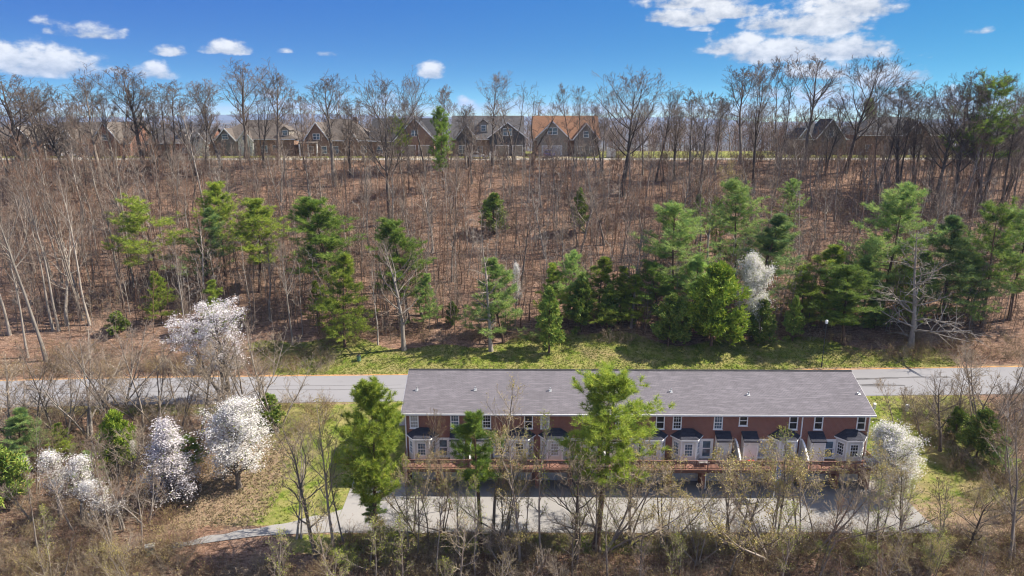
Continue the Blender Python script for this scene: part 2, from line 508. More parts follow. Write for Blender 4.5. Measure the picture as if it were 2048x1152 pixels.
def sheet(name, xs, y0f, y1f, mat, dz, rows=6, zf=None):
    xs = np.asarray(xs, float); t = np.linspace(0, 1, rows)
    Y0 = np.array([y0f(x) for x in xs]); Y1 = np.array([y1f(x) for x in xs])
    X = np.repeat(xs[None], rows, 0); Y = Y0[None] * (1 - t[:, None]) + Y1[None] * t[:, None]
    Z = (gz(X, Y) if zf is None else zf(X, Y)) + dz
    n, k = len(xs), rows
    i = np.arange(n * k).reshape(k, n)
    q = np.stack([i[:-1, :-1].ravel(), i[:-1, 1:].ravel(), i[1:, 1:].ravel(), i[1:, :-1].ravel()], 1)
    return put(name, arrays_to_mesh(name, np.stack([X.ravel(), Y.ravel(), Z.ravel()], 1), q, [mat], smooth=True))


rx = np.arange(-160, 161, 2.0)
structure(sheet('road', rx, lambda x: road_c(x) - 4.3, lambda x: road_c(x) + 4.3, MT['asphalt'], .035, 8))
# the clay shoulder washed against the far edge of the road
structure(sheet('road_shoulder', rx, lambda x: road_c(x) + 4.28 + .1 * math.sin(x * .7), lambda x: road_c(x) + 4.62 + .14 * math.sin(x * 1.3) + .1 * math.sin(x * 3.1), MT['clay'], .02, 3))
for i, (xa, xb, yo, w) in enumerate(((-75, -8, -.35, .06), (36.5, 57, 1.4, .16), (37, 50, 1.0, .10), (38, 48.6, -.9, .12), (44, 49.5, -1.25, .2), (-60, -14, .9, .04))):
    structure(sheet('road_crack_seal', np.linspace(xa, xb, 30), lambda x: road_c(x) + yo - w * (1 + .5 * math.sin(x)) + .15 * math.sin(x * .37 + i), lambda x: road_c(x) + yo + w * (1 + .5 * math.sin(x * 1.7)) + .15 * math.sin(x * .37 + i), MT['tar'], .042, 2))
# garage court and the lane that leaves it
cx = np.concatenate([np.arange(-46, 37.6, .75)])
structure(sheet('garage_court', np.arange(-15.8, 37.6, .6), lambda x: 53.15 + .06 * math.sin(x), lambda x: 61.5, MT['asphalt_old'], .03, 8))
structure(sheet('court_lane', np.linspace(-29.5, -15.82, 40), lambda x: 53.15 - .055 * (-15.8 - x) - .0035 * (-15.8 - x) ** 2,
                lambda x: 53.15 - .055 * (-15.8 - x) - .0035 * (-15.8 - x) ** 2 + 1.6 + 1.9 * max(0, 1 - (-15.8 - x) / 5) - .13 * max(0, -20 - x) + .12 * math.sin(x * 2.3), MT['asphalt_old'], .05, 5))
structure(sheet('parking_apron', np.arange(-12.6, 36, .8), lambda x: 70.2 if x < -10.6 else 72.7, lambda x: road_c(x) - 4.32, MT['concrete'], .04, 10))
structure(sheet('hilltop_road', np.arange(-130, 131, 2.), lambda x: 155.3 + .012 * max(0, x) , lambda x: 159.6 + .012 * max(0, x), MT['concrete'], .06, 4))

# ---- far ridges
def ridge(name, y, amp, base, seed, col):
    rr = np.random.default_rng(seed)
    xs = np.linspace(-13000, 13000, 240); prof = np.zeros_like(xs)
    for k in range(1, 9):
        prof += rr.normal() / k ** .8 * np.sin(xs / 13000 * 3.1 * k * 1.7 + rr.uniform(0, 6.3))
    prof = base + amp * prof / 2.2 + rr.normal(size=240) * 3
    rows = [(-1.0, -70), (-.6, -20), (-.25, .62), (-.08, .9), (0, 1.0), (.3, .55), (1, -70)]
    vs = []
    for k, (t, h) in enumerate(rows):
        z = np.where(h < -1, h, prof * h) if h > -1 else np.full_like(xs, h)
        vs.append(np.stack([xs, y + t * 1300 + rr.normal(size=240) * (60 if 0 < k < 4 else 0), z + (rr.normal(size=240) * 4 if 0 < k < 4 else 0)], 1))
    n = 240; i = np.arange(n * len(rows)).reshape(len(rows), n)
    q = np.stack([i[:-1, :-1].ravel(), i[:-1, 1:].ravel(), i[1:, 1:].ravel(), i[1:, :-1].ravel()], 1)
    return structure(put(name, arrays_to_mesh(name, np.concatenate(vs), q, [col], smooth=True)))


def far_wood():
    m, nt, b, o = new_mat('far_wood')
    n = noise(nt, .006, 7, .65, 'Position')
    nt.links.new(ramp(nt, n, [(.3, (.035, .042, .03)), (.5, (.09, .075, .065)), (.7, (.15, .125, .10))]), b.inputs['Base Color'])
    b.inputs['Roughness'].default_value = 1; b.inputs['Specular IOR Level'].default_value = 0
    return m


MT['far_wood'] = far_wood()
ridge('hills', 3600, 20, 2, 3, MT['far_wood'])
ridge('hills', 6200, 30, 26, 5, MT['far_wood'])
ridge('hills', 9200, 42, 76, 8, MT['far_wood'])
hz, nt, b, o = new_mat('haze')
nt.nodes.remove(b)
vol = nt.nodes.new('ShaderNodeVolumePrincipled'); vol.inputs['Color'].default_value = (.42, .62, 1, 1)
vol.inputs['Density'].default_value = 9e-5; vol.inputs['Anisotropy'].default_value = 0.0
nt.links.new(vol.outputs[0], o.inputs['Volume'])
HAZE = MB().box(-13900, -2900, -90, 13900, 12500, 330).build('haze', hz); HAZE['kind'] = 'stuff'
# ------------------------------------------------------------------ building materials
def brick_mat(name, c1, c2, mortar, scale=1.0):
    m, nt, b, o = new_mat(name)
    tc = nt.nodes.new('ShaderNodeTexCoord'); s = nt.nodes.new('ShaderNodeSeparateXYZ'); nt.links.new(tc.outputs['Object'], s.inputs[0])
    ad = nt.nodes.new('ShaderNodeMath'); ad.operation = 'ADD'; nt.links.new(s.outputs[0], ad.inputs[0]); nt.links.new(s.outputs[1], ad.inputs[1])
    cb = nt.nodes.new('ShaderNodeCombineXYZ'); nt.links.new(ad.outputs[0], cb.inputs[0]); nt.links.new(s.outputs[2], cb.inputs[1])
    br = nt.nodes.new('ShaderNodeTexBrick'); nt.links.new(cb.outputs[0], br.inputs['Vector'])
    br.inputs['Scale'].default_value = scale; br.inputs['Brick Width'].default_value = .23; br.inputs['Row Height'].default_value = .078
    br.inputs['Mortar Size'].default_value = .009; br.inputs['Mortar Smooth'].default_value = .2; br.inputs['Bias'].default_value = -.1
    br.inputs['Color1'].default_value = (*c1, 1); br.inputs['Color2'].default_value = (*c2, 1); br.inputs['Mortar'].default_value = (*mortar, 1)
    n = noise(nt, .6, 5, .65, 'Object'); n2 = noise(nt, 5, 4, .6, 'Object')
    col = mix(nt, ramp(nt, n, [(.35, (0, 0, 0)), (.75, (.35, .35, .35))]), br.outputs['Color'], tuple(v * .6 for v in c1))
    col = mix(nt, ramp(nt, n2, [(.5, (0, 0, 0)), (.8, (.3, .3, .3))]), col, tuple(min(1, v * 1.5) for v in c2))
    nt.links.new(col, b.inputs['Base Color']); b.inputs['Roughness'].default_value = .9; b.inputs['Specular IOR Level'].default_value = .2
    bump(nt, b, br.outputs['Fac'], -.5, .01)
    return m


def shingle_mat(name, c1, c2, row=.145):
    m, nt, b, o = new_mat(name)
    tc = nt.nodes.new('ShaderNodeTexCoord')
    mp = nt.nodes.new('ShaderNodeMapping'); mp.inputs['Scale'].default_value = (1, 1.08, 0); nt.links.new(tc.outputs['Object'], mp.inputs[0])
    br = nt.nodes.new('ShaderNodeTexBrick'); nt.links.new(mp.outputs[0], br.inputs['Vector'])
    br.inputs['Scale'].default_value = 1; br.inputs['Brick Width'].default_value = .33; br.inputs['Row Height'].default_value = row
    br.inputs['Mortar Size'].default_value = .016; br.inputs['Mortar Smooth'].default_value = .5
    br.inputs['Color1'].default_value = (*c1, 1); br.inputs['Color2'].default_value = (*c2, 1); br.inputs['Mortar'].default_value = (*[v * .4 for v in c1], 1)
    n = noise(nt, .35, 5, .6, 'Object', stretch=(1, .35, 1)); n2 = noise(nt, 14, 4, .7, 'Object'); n3 = noise(nt, 1.1, 5, .7, 'Object', stretch=(1.6, .12, 1)); n4 = noise(nt, 1.6, 3, .6, 'Object', stretch=(.5, 4.3, 1))
    col = mix(nt, ramp(nt, n, [(.35, (0, 0, 0)), (.7, (.7, .7, .7))]), br.outputs['Color'], tuple(v * .74 for v in c1))
    col = mix(nt, ramp(nt, n3, [(.5, (0, 0, 0)), (.72, (.55, .55, .55))]), col, tuple(v * .66 for v in c1))
    col = mix(nt, ramp(nt, n4, [(.5, (0, 0, 0)), (.66, (.5, .5, .5))]), col, tuple(v * 1.25 for v in c2))
    col = mix(nt, ramp(nt, n2, [(.55, (0, 0, 0)), (.75, (.35, .35, .35))]), col, tuple(min(1, v * 1.4) for v in c2))
    nt.links.new(col, b.inputs['Base Color']); b.inputs['Roughness'].default_value = .92; b.inputs['Specular IOR Level'].default_value = .2
    bump(nt, b, br.outputs['Fac'], -.6, .012)
    return m


def siding_mat(name, c, pitch=.12):
    m, nt, b, o = new_mat(name)
    tc = nt.nodes.new('ShaderNodeTexCoord'); s = nt.nodes.new('ShaderNodeSeparateXYZ'); nt.links.new(tc.outputs['Object'], s.inputs[0])
    dv = nt.nodes.new('ShaderNodeMath'); dv.operation = 'DIVIDE'; nt.links.new(s.outputs[2], dv.inputs[0]); dv.inputs[1].default_value = pitch
    fr = nt.nodes.new('ShaderNodeMath'); fr.operation = 'FRACT'; nt.links.new(dv.outputs[0], fr.inputs[0])
    n = noise(nt, 1.3, 4, .6, 'Object')
    col = ramp(nt, n, [(.3, tuple(v * .88 for v in c)), (.7, c)])
    nt.links.new(col, b.inputs['Base Color']); b.inputs['Roughness'].default_value = .55; b.inputs['Specular IOR Level'].default_value = .3
    bump(nt, b, fr.outputs[0], .8, .02)
    return m


def glass_mat(name, c=(.02, .025, .03)):
    m, nt, b, o = new_mat(name)
    n = noise(nt, 1.6, 3, .5, 'Object')
    nt.links.new(ramp(nt, n, [(.35, tuple(v * .6 for v in c)), (.65, tuple(v * 1.6 for v in c))]), b.inputs['Base Color'])
    b.inputs['Roughness'].default_value = .06; b.inputs['Specular IOR Level'].default_value = .6
    return m


MT['brick'] = brick_mat('brick', (.30, .10, .066), (.215, .072, .052), (.40, .34, .30))
MT['brick2'] = brick_mat('brick_tan', (.24, .13, .085), (.19, .095, .065), (.42, .36, .3))
MT['brick3'] = brick_mat('brick_red', (.27, .10, .065), (.2, .075, .05), (.4, .34, .28))
MT['shingle'] = shingle_mat('shingle', (.152, .142, .158), (.188, .174, .194))
MT['shingle_dark'] = shingle_mat('shingle_dark', (.04, .042, .06), (.062, .064, .082))
MT['shingle_grey'] = shingle_mat('shingle_grey', (.085, .082, .088), (.12, .115, .12))
MT['shingle_brown'] = shingle_mat('shingle_brown', (.20, .105, .065), (.24, .135, .085))
MT['shingle_taupe'] = shingle_mat('shingle_taupe', (.105, .09, .08), (.15, .125, .11))
MT['shingle_black'] = shingle_mat('shingle_black', (.045, .045, .05), (.07, .068, .075))
MT['siding'] = siding_mat('siding', (.82, .81, .78))
MT['siding_cream'] = siding_mat('siding_cream', (.30, .27, .23))
MT['stone'] = simple('stone', (.20, .18, .17), .9, .4, 5, bumpy=.5)
MT['trim'] = simple('trim_white', (.88, .88, .88), .5, .05, 3)
MT['gutter'] = simple('gutter', (.62, .62, .63), .45, .08, 3)
MT['glass'] = glass_mat('glass')
MT['glass_blue'] = glass_mat('glass_blue', (.10, .15, .2))
MT['blind'] = siding_mat('blind', (.55, .60, .68), .05)
MT['curtain'] = simple('curtain', (.42, .40, .38), .8, .25, 9)
MT['garage'] = siding_mat('garage_door', (.60, .62, .66), .27)
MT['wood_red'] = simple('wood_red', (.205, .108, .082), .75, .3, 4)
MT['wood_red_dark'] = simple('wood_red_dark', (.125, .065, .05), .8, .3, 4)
MT['metal_grey'] = simple('metal_grey', (.45, .46, .47), .4, .1, 5, metal=.6)
MT['dark'] = simple('dark_plastic', (.03, .032, .035), .5, .2, 6)
MT['pvc'] = simple('pvc', (.5, .5, .5), .5, .1, 5)

# ------------------------------------------------------------------ the townhouses
UW = 45.33 / 7
TH = put('townhouse_row', None, None, (-10.5, 61.75, .03), math.radians(-.5))
tag(TH, 'long red brick townhouse building with grey shingle roof and rear decks above garages', 'townhouse')
DZ = 2.75; EZ = 7.6; DEP = 10.6; SL = .4167


def tx(px): return (px - 808) * .04864


# brick shell
w = MB()
LX = 45.33
w.poly([(0, 0, -.4), (LX, 0, -.4), (LX, 0, EZ + .05), (0, 0, EZ + .05)])
w.poly([(LX, DEP, -.4), (0, DEP, -.4), (0, DEP, EZ + .05), (LX, DEP, EZ + .05)])
rz = EZ + SL * (DEP / 2 + .4) - .2
w.poly([(0, DEP, -.4), (0, 0, -.4), (0, 0, EZ), (0, DEP / 2, rz), (0, DEP, EZ)])
w.poly([(LX, 0, -.4), (LX, DEP, -.4), (LX, DEP, EZ), (LX, DEP / 2, rz), (LX, 0, EZ)])
w.build('wall', MT['brick'], TH)
# roof: two slabs that meet at the ridge
roof = MB()
ov = .28
for s in (1, -1):
    ye = -.4 if s == 1 else DEP + .4
    prof = [(ye, EZ), (DEP / 2, EZ + SL * (DEP / 2 + .4)), (DEP / 2, EZ + SL * (DEP / 2 + .4) - .16), (ye, EZ - .16)]
    roof.prism(prof, -ov, LX + ov)
ro = roof.build('roof', MT['shingle'], TH)
RZ = EZ + SL * (DEP / 2 + .4)
MB().prism([(DEP / 2 - .16, RZ - .05), (DEP / 2, RZ + .09), (DEP / 2 + .2, RZ - .02), (DEP / 2, RZ - .06)], -ov - .02, LX + ov + .02).build('ridge_cap', MT['shingle_black'], ro)
# rakes, gutter, soffit
for xx in (-ov - .03, LX + ov):
    g = MB()
    for s in (1, -1):
        ye = -.42 if s == 1 else DEP + .42
        g.prism([(ye, EZ - .24), (ye, EZ - .03), (DEP / 2, RZ - .03), (DEP / 2, RZ - .24)], xx, xx + .03)
    g.build('rake_board', MT['trim'], ro)
MB().box(-ov, -.52, EZ - .17, LX + ov, -.405, EZ - .03).build('gutter', MT['gutter'], ro)
MB().box(-ov, -.4, EZ - .26, LX + ov, -.003, EZ - .17).build('soffit', MT['trim'], ro)
for (p, q) in ((833, 786), (950, 785), (1100, 786), (1341, 787), (1493, 793), (1713, 790)):
    # pipe vents where the photograph shows them on the slope
    v0 = (q - 741) / 88.0
    y = DEP / 2 - v0 * (DEP / 2 + .4) * .97; x = (p - 1024) / F * 68.5 + 10.5
    z = EZ + SL * (y + .4)
    vp = MB().tube((x, y, z - .1), (x, y, z + .3), .05, n=8).build('vent_pipe', MT['pvc'], ro)
    MB().tube((x, y, z + .3), (x, y, z + .36), .08, .08, n=8).build('vent_cap', MT['metal_grey'], ro)
    MB().box(x - .14, y - .14, z - .05, x + .14, y + .14, z - .02).prism([(y - .18, z - .055), (y + .18, z + .095), (y + .18, z + .11), (y - .18, z - .035)], x - .14, x + .14).build('vent_flashing', MT['metal_grey'], ro)


def sash_window(parent, x, z, w, h, y=0.0, glass='glass', six=True, name='window', nrm=None):
    """double-hung window on the plane y, centred at x, sill at z"""
    f = MB(); t = .1; d = .07
    for (a, b_, c, e) in ((x - w / 2, z, x + w / 2, z + t), (x - w / 2, z + h - t, x + w / 2, z + h), (x - w / 2, z + t, x - w / 2 + t, z + h - t), (x + w / 2 - t, z + t, x + w / 2, z + h - t)):
        f.box(a, y - d, b_, c, y - .002, e)
    fr = f.build(name, MT['trim'], parent)
    MB().box(x - w / 2 + t, y - .02, z + t, x + w / 2 - t, y - .004, z + h - t).build('pane', MT[glass], fr)
    m = MB(); zm = z + h * .5
    m.box(x - w / 2 + t, y - .055, zm - .035, x + w / 2 - t, y - .022, zm + .035)
    m.build('meeting_rail', MT['trim'], fr)
    if six:
        m = MB(); iw = w - 2 * t
        for k in (1, 2): m.box(x - iw / 2 + iw * k / 3 - .014, y - .045, z + t, x - iw / 2 + iw * k / 3 + .014, y - .022, z + h - t)
        for zz in (z + h * .27, z + h * .74): m.box(x - iw / 2, y - .043, zz - .013, x + iw / 2, y - .024, zz + .013)
        m.build('muntins', MT['trim'], fr)
    MB().box(x - w / 2 - .04, y - .1, z - .06, x + w / 2 + .04, y - .002, z).build('sill', MT['trim'], fr)
    return fr


ups = [(827, 0, 'curtain'), (909, 0, 'glass_blue'), (973, 0, 'glass'), (1057, 0, 'glass'), (1090, 0, 'blind'), (1174, 0, 'glass'), (1240, 0, 'glass'), (1321, 0, 'glass'),
       (1355, 1, 'glass'), (1437, 1, 'glass_blue'), (1487, 2, 'glass'), (1587, 0, 'glass'), (1637, 0, 'glass'), (1722, 0, 'glass')]
for (p, kind, gl) in ups:
    h = 1.1 if kind == 2 else 1.48
    sash_window(TH, tx(p), 7.34 - h, .87, h, 0, gl, kind == 1 or p < 1000 or p == 1240)


def bay(parent, xc, gl):
    z0, z1 = DZ - .02, 5.2; hw, fw, pr = 1.4, .72, .95
    P = [(xc - hw, -.002), (xc - fw, -pr), (xc + fw, -pr), (xc + hw, -.002)]
    m = MB()
    for i in range(3):
        a, b_ = P[i], P[i + 1]
        m.poly([(a[0], a[1], z0), (b_[0], b_[1], z0), (b_[0], b_[1], z1), (a[0], a[1], z1)])
    m.poly([(p[0], p[1], z1) for p in P])
    bo = m.build('bay_window', MT['siding'], parent)
    # hip roof with a small overhang
    o_ = .2; E = [(xc - hw - o_, -.002), (xc - fw - .1, -pr - o_), (xc + fw + .1, -pr - o_), (xc + hw + o_, -.002)]
    zt = 5.95; T = [(xc - .55, -.01), (xc + .55, -.01)]
    r = MB()
    zb = z1 + .02
    r.poly([(*E[0], zb), (*E[1], zb), (*T[0], zt)]); r.poly([(*E[1], zb), (*E[2], zb), (*T[1], zt), (*T[0], zt)]); r.poly([(*E[2], zb), (*E[3], zb), (*T[1], zt)])
    r.poly([(*E[0], zb), (*E[3], zb), (*T[1], zt), (*T[0], zt)]); r.poly([(*e, zb) for e in E])
    r.build('bay_roof', MT['shingle_dark'], bo)
    fa = MB()
    for i in range(3): fa.bar((*E[i], zb - .07), (*E[i + 1], zb - .07), .03, .12)
    fa.build('fascia', MT['trim'], bo)
    for i in range(3):
        a = Vector((*P[i], 0)); b_ = Vector((*P[i + 1], 0)); mid = (a + b_) / 2; d = (b_ - a).normalized(); nrm = Vector((d.y, -d.x, 0))
        ww = .78 if i == 1 else .66
        f = MB(); zl, zh = z0 + .72, z0 + 2.02
        q = lambda s, z, off: mid + d * s + nrm * off + Vector((0, 0, z))
        f.bar(q(-ww / 2 - .05, zl, .03), q(ww / 2 + .05, zl, .03), .06, .1); f.bar(q(-ww / 2 - .05, zh, .03), q(ww / 2 + .05, zh, .03), .06, .1)
        for s in (-1, 1): f.bar(q(s * ww / 2, zl, .03), q(s * ww / 2, zh, .03), .1, .06, up=tuple(nrm))
        f.bar(q(-ww / 2, (zl + zh) / 2, .03), q(ww / 2, (zl + zh) / 2, .03), .05, .06)
        f.build('window_frame', MT['trim'], bo)
        g = MB(); g.poly([q(-ww / 2, zl, .012), q(ww / 2, zl, .012), q(ww / 2, zh, .012), q(-ww / 2, zh, .012)]); g.build('pane', MT[gl], bo)
        m = MB()
        for s in (-ww / 6, ww / 6): m.bar(q(s, zl, .022), q(s, zh, .022), .025, .02, up=tuple(nrm))
        for t in (.25, .75): m.bar(q(-ww / 2, zl + (zh - zl) * t, .02), q(ww / 2, zl + (zh - zl) * t, .02), .02, .025)
        m.build('muntins', MT['trim'], bo)
    for i in (1, 2):
        MB().bar((P[i][0], P[i][1] - .02, z0), (P[i][0], P[i][1] - .02, z1 - .01), .13, .1, up=(0, 1, 0)).build('corner_post', MT['trim'], bo)
    return bo


def shed(parent, xa, xb):
    z0, z1 = DZ - .02, 5.12; pr = .92
    m = MB().box(xa, -pr, z0, xb, -.002, z1)
    so = m.build('storage_closet', MT['siding'], parent)
    r = MB(); zt = 5.68
    r.prism([(-pr - .16, z1 - .02), (-.003, zt), (-.003, zt - .14), (-pr - .16, z1 - .14)], xa - .07, xb + .07)
    r.build('closet_roof', MT['shingle_dark'], so)
    MB().prism([(-pr, z1), (-.004, z1), (-.004, zt - .14)], xa + .002, xb - .002).build('closet_gable', MT['siding'], so)
    t = MB()
    for xx in (xa + .03, xb - .03): t.box(xx - .05, -pr - .02, z0, xx + .05, -pr + .06, z1 - .16)
    t.box(xa - .02, -pr - .025, z1 - .3, xb + .02, -pr - .003, z1 - .16)
    t.build('corner_trim', MT['trim'], so)
    return so


def patio_door(parent, xc, gl):
    z0 = DZ; w_, h = 1.28, 2.1
    f = MB(); t = .13
    f.box(xc - w_ / 2, -.07, z0, xc - w_ / 2 + t, -.002, z0 + h); f.box(xc + w_ / 2 - t, -.07, z0, xc + w_ / 2, -.002, z0 + h)
    f.box(xc - w_ / 2 + t, -.07, z0 + h - t, xc + w_ / 2 - t, -.002, z0 + h); f.box(xc - w_ / 2 + t, -.07, z0, xc + w_ / 2 - t, -.002, z0 + .1)
    d = f.build('patio_door', MT['trim'], parent)
    MB().box(xc - w_ / 2 + t, -.04, z0 + .1, xc + w_ / 2 - t, -.004, z0 + h - t).build('door_leaf', MT['trim'], d)
    MB().box(xc - .36, -.055, z0 + .25, xc + .36, -.041, z0 + h - .25).build('pane', MT[gl], d)
    MB().box(xc - .36, -.075, z0 + 1.05, xc + .36, -.057, z0 + 1.14).build('middle_rail', MT['trim'], d)
    MB().box(xc + .40, -.11, z0 + .98, xc + .44, -.045, z0 + 1.1).build('handle', MT['metal_grey'], d)
    return d


# units: boundaries in order, bay first or closet first
order = ['bds', 'sdb', 'bds', 'sdb', 'bds', 'sdb', 'sdb']
baygl = ['glass_blue', 'glass', 'curtain', 'glass', 'glass_blue', 'curtain', 'glass']
doorgl = ['glass_blue', 'glass', 'glass', 'blind', 'glass_blue', 'blind', 'glass_blue']
for u in range(7):
    x0 = u * UW; x1 = x0 + UW
    fl = order[u] == 'bds'
    X = (lambda t: x0 + t) if fl else (lambda t: x1 - t)
    bay(TH, X(1.72), baygl[u])
    patio_door(TH, X(3.72), doorgl[u])
    a, b_ = sorted((X(4.5), X(5.87))); shed(TH, a, b_)
    # wall lamp by the door
    l = MB().box(X(2.98) - .06, -.16, DZ + 1.75, X(2.98) + .06, -.03, DZ + 2.02).box(X(2.98) - .04, -.03, DZ + 1.8, X(2.98) + .04, -.002, DZ + 1.9)
    l.build('wall_lamp', MT['dark'], TH)
    # two garage doors under the deck, each of four sections
    for k, gx0 in enumerate((.62, 3.42)):
        ga = x0 + gx0; gb = ga + 2.45
        fr = MB().box(ga - .1, -.05, -.02, ga - .002, -.002, 2.25).box(gb + .002, -.05, -.02, gb + .1, -.002, 2.25).box(ga - .1, -.05, 2.16, gb + .1, -.002, 2.3)
        gd = fr.build('garage_door', MT['trim'], TH)
        for r_ in range(4):
            pm = MB().box(ga, -.035, r_ * .54 + .005, gb, -.004, r_ * .54 + .53)
            for c_ in range(4):
                cx0 = ga + .12 + c_ * .575
                pm.box(cx0, -.047, r_ * .54 + .1, cx0 + .47, -.036, r_ * .54 + .43)
            pm.build('panel', MT['garage'], gd)
    # brick fins that carry the deck
    for xx in ((x0 + 3.245), x1 - .0) if u < 6 else ((x0 + 3.245), x1 - .2):
        MB().box(xx - .17, -1.35, -.03, xx + .17, -.003, DZ - .32).build('deck_pier', MT['brick'], TH)
MB().box(.0, -1.35, -.03, .34, -.003, DZ - .32).build('deck_pier', MT['brick'], TH)
# decks: boards, fascia, railing
bd = MB()
nb = int(LX / .142)
for i in range(nb): bd.box(i * .142, -2.45, DZ - .04, i * .142 + .134, -.004, DZ - .012 + (i % 3) * .001)
do = bd.build('deck', MT['wood_red'], TH); do['kind'] = 'stuff'
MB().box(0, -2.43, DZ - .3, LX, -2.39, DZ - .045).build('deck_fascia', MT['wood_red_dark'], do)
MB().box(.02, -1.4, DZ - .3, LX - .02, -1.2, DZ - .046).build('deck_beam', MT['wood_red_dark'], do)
sec = UW / 2
for k in range(14):
    xa = k * sec; xb = xa + sec
    # posts
    for xx in ((xa + .05,) if k < 13 else (xa + .05, xb - .05)):
        MB().box(xx - .05, -2.42, DZ - .01, xx + .05, -2.32, DZ + 1.02).build('railing_post', MT['wood_red'], do)
    tr = MB().box(xa + .1, -2.42, DZ + .92, xb - .001, -2.31, DZ + .97)
    tr.build('top_rail', MT['wood_red'], do)
    MB().box(xa + .1, -2.4, DZ + .1, xb, -2.34, DZ + .16).box(xa + .1, -2.4, DZ + .8, xb, -2.34, DZ + .86).build('railing_rails', MT['wood_red'], do)
    xm = (xa + xb) / 2 + .05; hwid = .5
    bl = MB(); x = xa + .2
    while x < xb - .06:
        if abs(x - xm) > hwid + .03: bl.box(x - .018, -2.335, DZ + .05, x + .018, -2.30, DZ + .92)
        x += .115
    b2 = bl.build('balusters', MT['wood_red'], do); b2['kind'] = 'stuff'
    lp = MB(); A = (xm - hwid, DZ + .1); B = (xm + hwid, DZ + .86)
    yy = -2.325
    for (p, q) in (((A[0], A[1]), (B[0], B[1])), ((A[0], B[1]), (B[0], A[1])), ((A[0], (A[1] + B[1]) / 2), (xm, B[1])), ((xm, A[1]), (B[0], (A[1] + B[1]) / 2)),
                   ((A[0], (A[1] + B[1]) / 2), (xm, A[1])), ((xm, B[1]), (B[0], (A[1] + B[1]) / 2))):
        lp.bar((p[0], yy, p[1]), (q[0], yy, q[1]), .035, .035)
    for xx in (A[0], B[0]): lp.box(xx - .02, -2.336, DZ + .1, xx + .02, -2.30, DZ + .9)
    lp.build('lattice_panel', MT['wood_red'], do)
# end railings
for xx in (.05, LX - .05):
    e = MB().box(xx - .04, -2.3, DZ + .92, xx + .04, -.01, DZ + .97).box(xx - .025, -2.3, DZ + .1, xx + .025, -.01, DZ + .15)
    y = -2.2
    while y < -.05: e.box(xx - .018, y - .018, DZ + .15, xx + .018, y + .018, DZ + .92); y += .115
    e.build('end_railing', MT['wood_red'], do)
# white dividers with a curved top between neighbours
for xb in (UW, 3 * UW, 5 * UW, 6 * UW):
    prof = [(-.005, DZ), (-.005, DZ + 2.1)]
    for i in range(9):
        t = i / 8; prof.append((-.25 - 1.75 * t, DZ + 2.08 - 1.25 * (t ** 1.6)))
    prof.append((-2.0, DZ))
    dv = MB().prism(prof[::-1], xb - .05, xb + .05).build('deck_divider', MT['siding'], TH)
    cp = MB()
    for p, q in zip(prof[1:-2], prof[2:-1]): cp.bar((xb, p[0], p[1] + .02), (xb, q[0], q[1] + .02), .16, .045)
    cp.build('cap', MT['trim'], dv)
# downspouts
for (xx, zb) in ((6 * UW - .12, DZ), (LX - .1, .1), (.1, .1)):
    MB().box(xx - .05, -.1, zb, xx + .05, -.004, EZ - .2).bar((xx, -.05, EZ - .28), (xx, -.44, EZ - .14), .08).build('downspout', MT['trim'], TH)
for xx in (UW * 4.5,):
    MB().box(xx + .18, -1.42, .1, xx + .26, -1.36, DZ - .3).bar((xx + .22, -1.38, .18), (xx + .22, -1.75, .06), .1).build('downspout', MT['trim'], TH)


def th_world(x, y, z):
    a = math.radians(-.5); return Vector((-10.5 + x * math.cos(a) - y * math.sin(a), 61.75 + x * math.sin(a) + y * math.cos(a), .03 + z))


# ---- things on the decks and in the court
g = put('covered_grill', None, None, th_world(tx(1459), -1.3, DZ - .01), .1)
tag(g, 'dark covered kettle grill on the deck beside a white closet', 'grill')
gm = MB().tube((0, 0, .62), (0, 0, .92), .26, .34, 14).tube((0, 0, .92), (0, 0, 1.12), .34, .2, 14).tube((0, 0, 1.12), (0, 0, 1.19), .2, .05, 14)
gm.build('cover', MT['dark'], g, smooth=True)
MB().tube((0, 0, .3), (0, 0, .62), .36, .26, 14).build('skirt', MT['dark'], g)
for k in range(3):
    t = k * 2.094; MB().tube((.28 * math.cos(t), .28 * math.sin(t), 0), (.2 * math.cos(t), .2 * math.sin(t), .5), .02, n=6).build('leg', MT['metal_grey'], g)
c = put('cooler', None, None, th_world(tx(1498), -1.45, DZ - .01), 0)
tag(c, 'white cooler with a red lid on the deck before a closet', 'cooler')
MT['red'] = simple('red_plastic', (.5, .03, .025), .4, .1, 5)
MB().box(-.34, -.2, 0, .34, .2, .38).build('body', MT['trim'], c)
MB().box(-.36, -.22, .38, .36, .22, .5).build('lid', MT['red'], c)
MB().box(-.37, -.05, .2, -.341, .05, .3).box(.341, -.05, .2, .37, .05, .3).build('handles', MT['trim'], c)
tb = put('patio_table', None, None, th_world(tx(1404), -1.5, DZ - .01), 0)
tag(tb, 'low white patio table on the deck below a glazed door', 'table')
MB().box(-.5, -.3, .42, .5, .3, .46).build('table_top', MT['trim'], tb)
for sx in (-1, 1):
    for sy in (-1, 1): MB().box(sx * .44 - .02, sy * .25 - .02, 0, sx * .44 + .02, sy * .25 + .02, .42).build('leg', MT['trim'], tb)

# flag on a white pole
fp = at(1546, 1004); fl = put('flag_pole', None, None, (fp.x, fp.y, fp.z), 0)
hh = top_height(fp, 928)
tag(fl, 'white pole flying a limp blue flag before the garage court shade', 'flagpole')
MB().tube((0, 0, 0), (0, 0, hh), .035, .025, 8).tube((0, 0, hh), (0, 0, hh + .07), .05, .02, 8).build('pole', MT['trim'], fl)
fm = MB(); W_, H_ = 1.0, 1.75


def fpt(u, v):
    return (u * .62 * W_ * (1 - .45 * v), .16 * math.sin(u * 7 + v * 2.2) * (0.3 + u), hh - .1 - v * H_ - u * .55)


